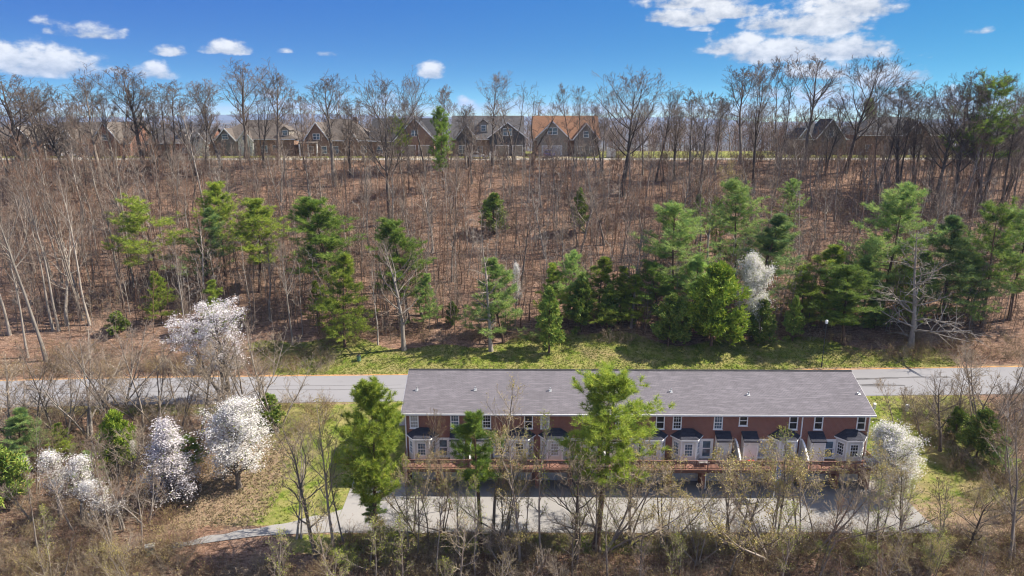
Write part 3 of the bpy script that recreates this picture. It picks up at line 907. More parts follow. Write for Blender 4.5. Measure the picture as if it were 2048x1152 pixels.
for i in range(8):
    for j in range(9):
        u0, u1, v0, v1 = i / 8, (i + 1) / 8, j / 9, (j + 1) / 9
        fm.poly([fpt(u0, v0), fpt(u1, v0), fpt(u1, v1), fpt(u0, v1)], 1 if (i + 2 * j) % 7 == 0 and 1 < i < 7 else 0)
MT['flag_blue'] = simple('flag_blue', (.03, .14, .5), .8, .25, 4)
MT['flag_pale'] = simple('flag_pale', (.35, .45, .65), .8, .2, 4)
fm.build('flag', [MT['flag_blue'], MT['flag_pale']], fl, smooth=True)
# ------------------------------------------------------------------ houses along the hilltop road
MPX = .1195          # metres per photograph pixel at the house fronts


def hill_house(pxl, pxr, label, wallm, roofm, eave=4.3, ridge=9.4, depth=12.0, y=166.0, roof='gable', feats=(), trimm='trim', zoff=0.0, category='house'):
    s = MPX * y / 166.0
    X0 = (pxl - 1024) * s; W = (pxr - pxl) * s
    z0 = float(gz(X0 + W / 2, y)) + zoff - .1
    root = put('house', None, None, (X0, y, z0)); tag(root, label, category, 'houses along the hilltop road')
    wl = MB().box(0, 0, -.6, W, depth, eave)
    if roof == 'gable':
        wl.prism([(0, eave), (depth, eave), (depth / 2, ridge - .25)], 0.001, W - .001)
    wall = wl.build('wall', MT[wallm], root)
    r = MB(); o_ = .45
    sl = (ridge - eave) / (depth / 2)
    if roof == 'gable':
        for sd in (0, 1):
            ye = -o_ if sd == 0 else depth + o_
            ze = eave - sl * o_
            r.prism([(ye, ze), (depth / 2, ridge), (depth / 2, ridge - .2), (ye, ze - .2)], -o_, W + o_)
    else:
        ze = eave - .1; rin = min(depth / 2, W / 2 - .5) * .95
        a, b_, c, d = (-o_, -o_, ze), (W + o_, -o_, ze), (W + o_, depth + o_, ze), (-o_, depth + o_, ze)
        t0, t1 = (rin, depth / 2, ridge), (W - rin, depth / 2, ridge)
        r.poly([a, b_, t1, t0]); r.poly([b_, c, t1]); r.poly([c, d, t0, t1]); r.poly([d, a, t0]); r.poly([a, d, c, b_])
    ro = r.build('roof', MT[roofm], root)
    MB().box(-o_, -o_ - .08, eave - (sl * o_ if roof == 'gable' else .1) - .24, W + o_, -o_ - .002, eave - (sl * o_ if roof == 'gable' else .1) - .04).build('gutter', MT[trimm], ro)
    for ft in feats:
        k = ft[0]
        if k == 'gable':          # cross gable facing the road: x0 px, x1 px, eave, peak, projection, wall, window?
            _, a, b_, ge, gp, pj, wm, win = ft
            xa, xb = (a - pxl) * s, (b_ - pxl) * s; xm = (xa + xb) / 2
            gm = MB()
            gm.box(xa + .15, -pj, -.6, xb - .15, -.003, ge) if pj > .3 else None
            gm.poly([(xa + .15, -pj, ge), (xb - .15, -pj, ge), (xm, -pj, gp - .15)])
            go = gm.build('gable_wall', MT[wm], root)
            rg = MB(); back = depth * .5
            for sg in (-1, 1):
                xe = xm + sg * (xb - xa) / 2 * 1.08; zs = ge - .12
                q = [(xe, -pj - .35, zs), (xm, -pj - .35, gp), (xm, back, gp), (xe, back, zs)]
                rg.poly(q); rg.poly([(p[0], p[1], p[2] - .16) for p in q]); rg.poly([q[0], q[1], (q[1][0], q[1][1], q[1][2] - .16), (q[0][0], q[0][1], q[0][2] - .16)])
            rg.build('gable_roof', MT[roofm], root)
            t = MB()
            for sg in (-1, 1): t.bar((xm + sg * (xb - xa) / 2 * 1.08, -pj - .37, ge - .2), (xm, -pj - .37, gp - .08), .08, .22)
            t.build('rake_board', MT[trimm], root)
            if win: house_window(root, xm, ge + (gp - ge) * win[2], win[0], win[1], -pj)
        elif k == 'window':
            house_window(root, (ft[1] - pxl) * s, ft[2], ft[3], ft[4], ft[5] if len(ft) > 5 else 0)
        elif k == 'garage':
            xa, ww, hh_ = (ft[1] - pxl) * s, ft[2], ft[3]; yy = -(ft[4] if len(ft) > 4 else 0)
            gd = MB().box(xa - .12, yy - .06, -.05, xa, yy - .003, hh_ + .12).box(xa + ww, yy - .06, -.05, xa + ww + .12, yy - .003, hh_ + .12).box(xa - .001, yy - .06, hh_, xa + ww + .001, yy - .003, hh_ + .12).build('garage_door', MT['trim'], root)
            for i in range(4): MB().box(xa, yy - .04, i * hh_ / 4 + .01, xa + ww, yy - .004, (i + 1) * hh_ / 4 - .01).build('panel', MT['siding_cream' if len(ft) > 5 else 'garage'], gd)
        elif k == 'dormer':
            _, c_, ww, zb, zt = ft; xm = (c_ - pxl) * s
            yb = (zb - eave) / sl; yt = min(depth / 2, (zt - eave) / sl)
            dm = MB().prism([(xm - ww / 2, zb), (xm + ww / 2, zb), (xm + ww / 2, zt - ww * .35), (xm, zt - .05), (xm - ww / 2, zt - ww * .35)], yb - .1, yt + .3, axis='y').build('dormer', MT['siding_cream'], root)
            rr_ = MB()
            for sg in (-1, 1):
                xe = xm + sg * (ww / 2 + .25); q = [(xe, yb - .35, zt - ww * .35 - .2), (xm, yb - .35, zt + .05), (xm, yt + .8, zt + .05), (xe, yt + .8, zt - ww * .35 - .2)]
                rr_.poly(q); rr_.poly([(p[0], p[1], p[2] - .1) for p in q])
            rr_.build('dormer_roof', MT[roofm], dm)
            house_window(dm, xm, zb + .35, ww * .55, (zt - zb) * .42, yb - .1)
        elif k == 'porch':
            a, b_, zt = ft[1:4]; xa, xb = (a - pxl) * s, (b_ - pxl) * s
            pr = MB().prism([(-2.6, zt), (-.01, zt + .8), (-.01, zt + .62), (-2.6, zt - .18)], xa - .2, xb + .2).build('porch_roof', MT[roofm], root)
            n_ = max(2, int((xb - xa) / 2.4))
            for i in range(n_ + 1):
                x = xa + (xb - xa) * i / n_
                MB().box(x - .14, -2.45, -.4, x + .14, -2.17, zt - .1).build('porch_post', MT['brick3' if ft[4:] else trimm], root)
            MB().box(xa - .1, -2.6, -.5, xb + .1, -.01, .12).build('porch_floor', MT['concrete'], root)
        elif k == 'chimney':
            x = (ft[1] - pxl) * s
            MB().box(x - .5, depth * .55, eave, x + .5, depth * .55 + .8, ridge + ft[2]).build('chimney', MT['brick2'], ro)
    return root


def house_window(parent, xm, z, w, h, y=0.0):
    t = .09
    f = MB().box(xm - w / 2 - t, y - .07, z - t, xm + w / 2 + t, y - .003, z).box(xm - w / 2 - t, y - .07, z + h, xm + w / 2 + t, y - .003, z + h + t)
    f.box(xm - w / 2 - t, y - .07, z, xm - w / 2, y - .003, z + h).box(xm + w / 2, y - .07, z, xm + w / 2 + t, y - .003, z + h)
    if w > 1.4: f.box(xm - .05, y - .068, z, xm + .05, y - .003, z + h)
    fr = f.build('window', MT['trim'], parent)
    MB().box(xm - w / 2, y - .03, z, xm + w / 2, y - .004, z + h).build('pane', MT['glass_blue'], fr)
    m = MB().box(xm - w / 2, y - .05, z + h / 2 - .03, xm + w / 2, y - .031, z + h / 2 + .03)
    m.build('meeting_rail', MT['trim'], fr)
    return fr


hill_house(-10, 85, 'brick house with white trimmed gable at the far left of the hilltop', 'brick2', 'shingle_taupe', 3.6, 7.2, 11, 168, 'gable',
           [('gable', 28, 75, 3.4, 7.0, 1.2, 'brick2', (1.0, 1.3, .2)), ('window', 15, .9, 1.1, 1.5), ('garage', 55, 2.6, 2.2, 1.2)])
hill_house(100, 262, 'brick house with steep white edged gable near the left end of the hilltop', 'brick3', 'shingle_taupe', 3.4, 8.0, 12, 167, 'gable',
           [('gable', 196, 250, 3.3, 8.0, 1.6, 'brick3', (1.4, 1.2, .12)), ('gable', 124, 160, 3.3, 6.4, .8, 'siding_cream', (.9, 1.1, .2)), ('garage', 168, 3.4, 2.3), ('window', 115, .9, 1.1, 1.5), ('window', 150, .9, 1.1, 1.5, -.8)])
hill_house(300, 420, 'low brick house with grey roof and brick pillared porch', 'brick3', 'shingle_grey', 3.5, 6.7, 11, 167, 'gable',
           [('porch', 302, 352, 3.0, 1), ('gable', 388, 420, 3.2, 5.7, 1.0, 'siding', (.9, 1.1, .1)), ('window', 318, .8, 1.2, 1.5), ('window', 340, .8, 1.2, 1.5), ('dormer', 362, 1.4, 4.4, 6.2), ('window', 372, .8, 1.4, 1.4)])
hill_house(430, 590, 'wide house with taupe roof and white dormer wall left of the hip roofed house', 'brick2', 'shingle_taupe', 4.2, 8.5, 13, 168, 'hip',
           [('gable', 436, 478, 3.6, 6.6, 1.0, 'stone', (1.3, 1.1, .15)), ('gable', 480, 512, 3.6, 6.0, 1.0, 'siding', (1.2, 1.0, .1)), ('dormer', 572, 2.0, 4.6, 7.0), ('window', 530, .9, 1.2, 1.5), ('window', 552, .9, 1.2, 1.5), ('garage', 486, 2.6, 2.2, 1.0)])
hill_house(600, 742, 'brick house with brown hip roof and columned porch gable', 'brick2', 'shingle_taupe', 3.9, 8.7, 13, 167, 'hip',
           [('gable', 612, 662, 3.7, 8.0, .8, 'brick2', (1.5, 1.2, .08)), ('porch', 606, 640, 3.2), ('gable', 690, 720, 3.5, 6.2, .6, 'brick2', (1.0, 1.2, .1)), ('window', 625, .7, 1.1, 1.6, -.8), ('window', 651, .7, 1.1, 1.6, -.8), ('window', 672, .7, 1.1, 1.6), ('window', 728, .8, 1.2, 1.6), ('chimney', 700, .5)])
hill_house(742, 872, 'brick house with tall front gable over two pale garage doors', 'brick2', 'shingle_black', 4.0, 8.9, 13, 167, 'gable',
           [('gable', 794, 872, 3.8, 9.0, 2.2, 'brick2', (1.5, 1.3, .2)), ('garage', 807, 3.2, 2.6, 2.2, 1), ('garage', 841, 2.6, 2.6, 2.2, 1), ('window', 760, .8, 1.3, 1.6), ('window', 778, .8, 1.3, 1.6)])
hill_house(905, 1045, 'tan brick house with long grey roof, two small dormers and a large dark gable', 'brick2', 'shingle_grey', 4.5, 9.5, 12.5, 166, 'gable',
           [('gable', 978, 1052, 4.5, 8.0, .9, 'shingle_grey', (2.0, 1.6, .12)), ('dormer', 967, 1.9, 5.6, 8.6), ('gable', 912, 955, 4.2, 7.4, .6, 'shingle_grey', None), ('garage', 992, 3.0, 2.6, .9, 1), ('window', 925, .8, 1.6, 1.8, -.6), ('window', 960, .8, 1.2, 1.6), ('garage', 1026, 2.2, 2.6, .9, 1)])
hill_house(1068, 1196, 'tan brick house with rusty brown roof and pale gable with paired windows', 'brick2', 'shingle_brown', 4.4, 9.5, 12.5, 166, 'gable',
           [('gable', 1072, 1136, 4.4, 8.2, .9, 'siding_cream', (2.2, 1.5, .2)), ('gable', 1146, 1194, 4.2, 7.8, 1.6, 'stone', (1.1, 1.3, .1)), ('garage', 1084, 4.6, 2.5, .9), ('window', 1158, .9, 1.0, 1.5, -1.6), ('window', 1182, .9, 1.0, 1.5, -1.6)])
hill_house(1588, 1690, 'dark roofed house with pointed gable behind the pale green bushes', 'stone', 'shingle_black', 4.0, 7.6, 12, 172, 'hip',
           [('gable', 1626, 1682, 4.0, 8.8, 1.0, 'stone', (1.2, 1.4, .1)), ('window', 1606, 1.0, 1.2, 1.5), ('gable', 1590, 1620, 3.8, 6.6, .5, 'siding_cream', (1.0, 1.0, .1))])
hill_house(1712, 1892, 'very long house with low black roof behind the right hand woods', 'brick2', 'shingle_black', 5.0, 9.2, 14, 172, 'hip',
           [('window', 1735, 1.0, 1.3, 1.6), ('window', 1770, 1.0, 1.3, 1.6), ('gable', 1800, 1850, 4.8, 8.4, 1.0, 'brick2', (1.3, 1.4, .1)), ('window', 1868, 1.0, 1.3, 1.6), ('garage', 1812, 3.2, 2.4, 1.0)])
hill_house(1985, 2110, 'black roofed house cut off by the right edge of the picture', 'brick2', 'shingle_black', 4.8, 8.8, 13, 172, 'gable',
           [('window', 2000, 1.0, 1.3, 1.6), ('window', 2030, 1.0, 1.3, 1.6), ('garage', 2050, 3.2, 2.4)])
# concrete drives
for k, (a, b_, m) in enumerate(((808, 870, 'concrete_drive'), (990, 1046, 'concrete_drive'), (1078, 1140, 'concrete_drive'), (165, 196, 'concrete'), (330, 392, 'concrete'), (575, 612, 'concrete_drive'))):
    structure(sheet('driveway', np.linspace((a - 1024) * MPX, (b_ - 1024) * MPX, 8), lambda x: 159.5, lambda x: 166.2, MT[m], .07, 5))

# ------------------------------------------------------------------ cars on the hilltop
MT['car_blue'] = simple('car_blue', (.03, .07, .30), .25, .1, 3, metal=.2, spec=.6)
MT['car_white'] = simple('car_white', (.72, .73, .75), .25, .05, 3, spec=.6)
MT['tyre'] = simple('tyre', (.02, .02, .02), .8, .2, 9)
MT['lamp_red'] = simple('lamp_red', (.4, .02, .02), .3, .1, 9)
MT['lamp_clear'] = simple('lamp_clear', (.7, .7, .7), .2, .1, 9)


def car(name, label, p, rz, paint, L=4.6, Wd=1.85, roofz=1.72, suv=True):
    t = put(name, None, None, (p[0], p[1], p[2]), rz); tag(t, label, 'car')
    h = L / 2
    bonnet = 1.02 if suv else .88
    prof = [(-h, .38), (-h + .05, .95), (-h + .1, bonnet), (-h + .25, bonnet + .06), (h - 1.3, bonnet + .02), (h - .25, bonnet - .14), (h, .72), (h, .38)]
    b_ = MB(); b_.prism(prof, -Wd / 2, Wd / 2, axis='y'); b_.build('body', paint, t)
    cab = [(-h + .22 if suv else -h + .9, bonnet), (-h + .42 if suv else -h + 1.5, roofz), (h - 2.25, roofz), (h - 1.45, bonnet)]
    MB().prism(cab, -Wd / 2 + .1, Wd / 2 - .1, axis='y').build('cabin', paint, t)
    gl = MB()
    for sy in (-1, 1):
        yy = sy * (Wd / 2 - .095)
        gl.poly([(cab[0][0] + .2, yy, bonnet + .06), (cab[1][0] + .12, yy, roofz - .1), (cab[2][0] - .08, yy, roofz - .1), (cab[3][0] - .2, yy, bonnet + .06)])
    gl.build('side_window', MT['glass'], t)
    a, c_ = Vector((cab[2][0], 0, roofz)), Vector((cab[3][0], 0, bonnet)); n_ = Vector((.012, 0, .008))
    MB().poly([a + n_ + Vector((.04, -Wd / 2 + .2, -.05)), a + n_ + Vector((.04, Wd / 2 - .2, -.05)), c_ + n_ + Vector((-.04, Wd / 2 - .16, .05)), c_ + n_ + Vector((-.04, -Wd / 2 + .16, .05))]).build('windscreen', MT['glass'], t)
    a, c_ = Vector((cab[1][0], 0, roofz)), Vector((cab[0][0], 0, bonnet)); n_ = Vector((-.012, 0, .006))
    MB().poly([a + n_ + Vector((-.02, -Wd / 2 + .22, -.08)), a + n_ + Vector((-.02, Wd / 2 - .22, -.08)), c_ + n_ + Vector((.02, Wd / 2 - .18, .1)), c_ + n_ + Vector((.02, -Wd / 2 + .18, .1))]).build('rear_window', MT['glass'], t)
    for sx in (-1, 1):
        for sy in (-1, 1):
            wc = (sx * h * .62, sy * (Wd / 2 - .1), .34)
            wo = MB().tube((wc[0], wc[1] - .11, .34), (wc[0], wc[1] + .11, .34), .34, n=16).build('wheel', MT['tyre'], t)
            MB().tube((wc[0], wc[1] + sy * .105, .34), (wc[0], wc[1] + sy * .125, .34), .2, n=12).build('rim', MT['metal_grey'], wo)
    for sy in (-1, 1):
        MB().box(h - .02, sy * .62 - .17, .68, h + .015, sy * .62 + .17, .8).build('headlight', MT['lamp_clear'], t)
        MB().box(-h - .015, sy * .72 - .1, .72, -h + .06, sy * .72 + .1, 1.0).build('tail_light', MT['lamp_red'], t)
    return t


def hz_(px, y): return ((px - 1024) * MPX * y / 166, y, float(gz(0, y)) + .07)


car('parked_car', 'blue car parked on the drive of the brown roofed house', hz_(1099, 161.5), math.radians(78), MT['car_blue'])
car('parked_car', 'white car parked along the road below the grey roofed house', hz_(955, 158.9), math.radians(2), MT['car_white'], 4.7, 1.85, 1.5, False)
car('parked_car', 'pale car standing before the garage of the left brick house', hz_(146, 162.5), math.radians(20), MT['car_white'], 4.6, 1.85, 1.48, False)


def plain_box(name, label, cat, p, dims, body, lid, rz=0):
    t = put(name, None, None, p, rz); tag(t, label, cat)
    w_, d_, h_ = dims
    MB().box(-w_ / 2, -d_ / 2, 0, w_ / 2, d_ / 2, h_ * .82).build('body', body, t)
    MB().prism([(-d_ / 2 - .03, h_ * .82), (d_ / 2 + .03, h_ * .82), (d_ / 2, h_ * .97), (-d_ / 2, h_)], -w_ / 2 - .03, w_ / 2 + .03).build('lid', lid, t)
    return t


MT['box_white'] = simple('box_white', (.66, .68, .66), .6, .12, 2)
MT['box_green'] = simple('box_green', (.11, .21, .14), .6, .15, 4)
MT['box_green_pale'] = simple('box_green_pale', (.42, .52, .44), .6, .15, 4)
plain_box('utility_cabinet', 'white utility box by the hilltop road below the grey roofed house', 'utility box', hz_(984, 159.2), (1.2, 1.0, 1.6), MT['box_white'], MT['box_white'])
plain_box('utility_cabinet', 'wide pale utility box on the hilltop grass beside the tall bare tree', 'utility box', hz_(1222, 161.8), (2.0, 1.4, 2.0), MT['box_white'], MT['box_white'])
# ------------------------------------------------------------------ plant materials
MT['bark_grey'] = bark('bark_grey', (.15, .125, .105), (.30, .26, .225))
MT['bark_pale'] = bark('bark_pale', (.20, .175, .15), (.40, .36, .32))
MT['bark_dark'] = bark('bark_dark', (.07, .058, .05), (.17, .145, .125))
MT['bark_pine'] = bark('bark_pine', (.08, .05, .038), (.19, .125, .09))
MT['twig'] = bark('twig', (.115, .088, .07), (.31, .245, .20))
MT['twig_dark'] = bark('twig_dark', (.10, .08, .068), (.24, .195, .165))
MT['twig_red'] = bark('twig_red', (.09, .052, .036), (.25, .155, .11))
MT['twig_tan'] = bark('twig_tan', (.13, .09, .055), (.33, .25, .15))
MT['twig_light'] = bark('twig_light', (.17, .135, .10), (.40, .33, .25))
MT['needle_bright'] = foliage('needle_bright', (.12, .20, .035), (.38, .47, .068), .36, 1.0, .25, (.50, .52, .08))
MT['needle_deep'] = foliage('needle_deep', (0.069, 0.149, 0.032), (0.230, 0.333, 0.057), .34, 1.0, .25, (0.345, 0.414, 0.069))
MT['needle_blue'] = foliage('needle_blue', (0.089, 0.190, 0.076), (0.291, 0.392, 0.127), .34, .9, .25, (0.392, 0.455, 0.127))
MT['needle_soft'] = foliage('needle_soft', (0.121, 0.253, 0.076), (0.419, 0.550, 0.154), .34, .9, .25, (0.527, 0.593, 0.154))
MT['cedar'] = foliage('cedar', (0.068, 0.140, 0.029), (0.264, 0.360, 0.068), .15, 1.1, .3, (0.408, 0.360, 0.073))
MT['cedar_bright'] = foliage('cedar_bright', (0.086, 0.182, 0.023), (0.326, 0.422, 0.048), .18, 1.1, .2, (0.461, 0.461, 0.058))
MT['bud'] = foliage('bud', (.22, .20, .06), (.44, .38, .13), .3, .9, .25, (.40, .27, .10))
MT['leaf_new'] = foliage('leaf_new', (0.184, 0.253, 0.034), (0.391, 0.437, 0.069), .3, .9, .25)
MT['willow'] = foliage('willow', (.24, .27, .04), (.42, .42, .07), .3, .7, .1)
MT['blossom'] = foliage('blossom', (.70, .67, .67), (.88, .87, .86), .4, 1.5, .04)
MT['blossom_lilac'] = foliage('blossom_lilac', (.64, .60, .63), (.86, .83, .85), .4, 1.5, .04)
MT['grass'] = foliage('grass_blades', (.085, .13, .018), (.24, .26, .05), .25, .35, .0, (.40, .34, .15))
MT['straw'] = foliage('straw', (.22, .17, .10), (.40, .33, .21), .2, .5, .1)


# ------------------------------------------------------------------ growing plants (numpy, all branches of an order at once)
def nrmz(a): return a / np.maximum(np.linalg.norm(a, axis=-1, keepdims=True), 1e-9)


def perp(d, rng):
    r = rng.normal(size=d.shape); r -= (r * d).sum(-1, keepdims=True) * d
    return nrmz(r)


def grow(P, D, L, Rr, nseg, jit, trop, taper, rng, droop=None):
    B = len(P); pts = np.zeros((B, nseg + 1, 3)); dirs = np.zeros((B, nseg + 1, 3)); rad = np.zeros((B, nseg + 1))
    pts[:, 0] = P; d = nrmz(D); dirs[:, 0] = d
    for i in range(nseg):
        d = nrmz(d + jit * rng.normal(size=(B, 3)) + np.array([0, 0, 1.0]) * (trop if droop is None else (trop + droop * (i / nseg))))
        pts[:, i + 1] = pts[:, i] + d * (L / nseg)[:, None]; dirs[:, i + 1] = d
    t = np.linspace(0, 1, nseg + 1)
    rad[:] = Rr[:, None] * (1 - (1 - taper) * t[None])
    return pts, dirs, rad


def sample(pts, dirs, rad, b, t):
    n = pts.shape[1] - 1; f = np.clip(t, 0, .9999) * n; i = f.astype(int); w = (f - i)[:, None]
    p = pts[b, i] * (1 - w) + pts[b, i + 1] * w
    return p, dirs[b, np.minimum(i + 1, n)], rad[b, i] * (1 - w[:, 0]) + rad[b, i + 1] * w[:, 0]


def tubes(pts, rad, sides):
    """(B, n, 3) polylines to tube triangles"""
    B, n, _ = pts.shape
    d = np.zeros_like(pts); d[:, 1:-1] = pts[:, 2:] - pts[:, :-2]; d[:, 0] = pts[:, 1] - pts[:, 0]; d[:, -1] = pts[:, -1] - pts[:, -2]
    d = nrmz(d)
    ref = np.where(np.abs(d[..., 2:3]) < .8, np.array([0, 0, 1.0]), np.array([1.0, 0, 0]))
    ref = np.repeat(ref[:, :1], n, 1)
    u = nrmz(np.cross(d, ref)); v = np.cross(d, u)
    a = np.arange(sides) * 2 * np.pi / sides
    ring = pts[:, :, None] + rad[:, :, None, None] * (np.cos(a)[None, None, :, None] * u[:, :, None] + np.sin(a)[None, None, :, None] * v[:, :, None])
    V = ring.reshape(-1, 3)
    idx = np.arange(B * n * sides).reshape(B, n, sides)
    a0 = idx[:, :-1]; a1 = idx[:, 1:]
    b0 = np.roll(a0, -1, 2); b1 = np.roll(a1, -1, 2)
    T = np.concatenate([np.stack([a0, b0, b1], -1).reshape(-1, 3), np.stack([a0, b1, a1], -1).reshape(-1, 3)])
    return V, T


class Soup:
    def __init__(s): s.V = []; s.T = []; s.M = []; s.n = 0

    def add(s, V, T, m=0):
        if len(V) == 0: return
        s.V.append(V); s.T.append(T + s.n); s.M.append(np.full(len(T), m, np.int32)); s.n += len(V)

    def arrays(s): return np.concatenate(s.V), np.concatenate(s.T), np.concatenate(s.M)

    def mesh(s, name, mats, smooth=False):
        V, T, M = s.arrays(); return arrays_to_mesh(name, V, T, mats, M, smooth)


def leaf_quads(C, size, rng, N=None, aspect=1.0, flat=0.0):
    """small random leaf faces round points C"""
    n = len(C)
    nn = nrmz(rng.normal(size=(n, 3)) + (np.array([0, 0, flat]) if N is None else N))
    u = perp(nn, rng); v = np.cross(nn, u)
    sz = (size * rng.uniform(.6, 1.35, n))[:, None]
    V = np.stack([C - u * sz * .5, C + v * sz * .5 * aspect, C + u * sz * .5, C - v * sz * .5 * aspect], 1).reshape(-1, 3)
    i = np.arange(n)[:, None] * 4
    T = np.concatenate([i + np.array([[0, 1, 2]]), i + np.array([[0, 2, 3]])])
    return V, T


def needle_tufts(C, D, length, k, width, rng, spread=.9):
    """brushes of k thin needles-blades at C pointing about D"""
    n = len(C)
    d = nrmz(D[:, None] + spread * rng.normal(size=(n, k, 3)))
    L = length * rng.uniform(.65, 1.2, (n, k, 1))
    s = perp(d, rng)
    base = C[:, None] + .12 * L * d
    tip = C[:, None] + L * d
    a = base + s * width * .5; b = base - s * width * .5
    V = np.stack([a, b, tip + s * width * .18, tip - s * width * .18], 2).reshape(-1, 3)
    i = np.arange(n * k)[:, None] * 4
    T = np.concatenate([i + np.array([[0, 1, 2]]), i + np.array([[1, 3, 2]])])
    return V, T


def deciduous(seed, H=14., r0=.16, stems=1, lean=.04, clear=.35, crown=.42, n1=16, ang1=42, n2=6, n3=5, n4=0, twig_r=.011, up=.10, jit=.10, shape='oval', wob=.035, stem_spread=.25, taper=.2, l3=.42):
    """a leafless tree: stems, limbs, branches, twigs; returns trunk soup, crown soup, twig tips"""
    rng = np.random.default_rng(seed)
    P = np.zeros((stems, 3)); P[:, :2] = rng.normal(size=(stems, 2)) * (.12 if stems > 1 else 0)
    D = np.tile(np.array([0, 0, 1.0]), (stems, 1)); D[:, :2] += rng.normal(size=(stems, 2)) * (stem_spread if stems > 1 else lean)
    Ls = H * (rng.uniform(.72, 1.0, stems) if stems > 1 else np.array([.97])); 
    if stems > 1: Ls[0] = H
    R0 = r0 * (rng.uniform(.6, 1, stems) if stems > 1 else np.ones(1))
    p0, d0, q0 = grow(P, D, Ls, R0, 12, wob, .03, taper * .5, rng)
    p0[:, 0, 2] -= .35
    q0[:, 0] *= 1.5; q0[:, 1] *= 1.05
    trunk = Soup(); trunk.add(*tubes(p0, q0, 7))
    crown_s = Soup()
    # limbs
    b = np.repeat(np.arange(stems), n1); t = np.tile(clear + (1 - clear) * (np.arange(n1) + .5) / n1, stems) + rng.normal(size=len(b)) * .02
    t = np.clip(t, .08, .985)
    p, d, r = sample(p0, d0, q0, b, t)
    az = np.arange(len(b)) * 2.4 + rng.normal(size=len(b)) * .5
    hor = np.stack([np.cos(az), np.sin(az), np.zeros_like(az)], 1)
    a = np.radians(ang1 + rng.normal(size=len(b)) * 9 - 12 * (t - .6))
    dd = nrmz(d * np.cos(a)[:, None] + hor * np.sin(a)[:, None])
    tt = (t - clear) / (1 - clear)
    if shape == 'oval': prof = np.sin(np.clip(tt, 0, 1) * np.pi * .86 + .42)
    elif shape == 'vase': prof = .55 + .5 * np.sin(np.clip(tt, 0, 1) * np.pi * .8 + .2)
    elif shape == 'egg': prof = np.sin(.8 + np.clip(tt, 0, 1) * 2.15)
    elif shape == 'cone': prof = 1.05 - tt * .9
    else: prof = 1.0 - tt * .45
    L = H * crown * np.maximum(prof, .22) * rng.uniform(.7, 1.15, len(b))
    if stems > 1: L *= .75
    L = np.minimum(L, (1.0 - t) * Ls[b] * 1.05 + H * .13)
    p1, d1, q1 = grow(p, dd, L, r * .58, 7, jit, up, .28, rng)
    trunk.add(*tubes(p1, q1, 5))
    tips = [p1[:, -1]]
    prev = (p1, d1, q1, L)
    for lev, (nc, lr, am) in enumerate(((n2, .50, 40), (n3, l3, 42), (n4, .5, 45))):
        if nc <= 0: break
        pp, pd, pr, pl = prev; B = len(pp)
        b = np.repeat(np.arange(B), nc); t = np.tile((np.arange(nc) + .6) / nc * .85 + .15, B) + rng.normal(size=len(b)) * .05
        t = np.clip(t, .12, 1)
        p, d, r = sample(pp, pd, pr, b, t)
        side = perp(d, rng); a = np.radians(am + rng.normal(size=len(b)) * 12)
        dd = d * np.cos(a)[:, None] + side * np.sin(a)[:, None]
        L = pl[b] * lr * (1.15 - .55 * t) * rng.uniform(.65, 1.25, len(b))
        rr = np.maximum(r * .62, twig_r)
        last = (lev == 2) or (lev == 1 and n4 <= 0)
        ns = 4 if not last else 3
        if last: rr = np.minimum(rr, twig_r * 1.9)
        q = grow(p, dd, L, rr, ns, jit * 1.25, up * .8, .45 if not last else .35, rng)
        crown_s.add(*tubes(q[0], np.maximum(q[2], twig_r * .6), 4 if lev == 0 else 3))
        prev = (*q, L); tips.append(q[0][:, -1]); tips.append(q[0][:, q[0].shape[1] // 2])
    return trunk, crown_s, np.concatenate(tips[1:]), prev


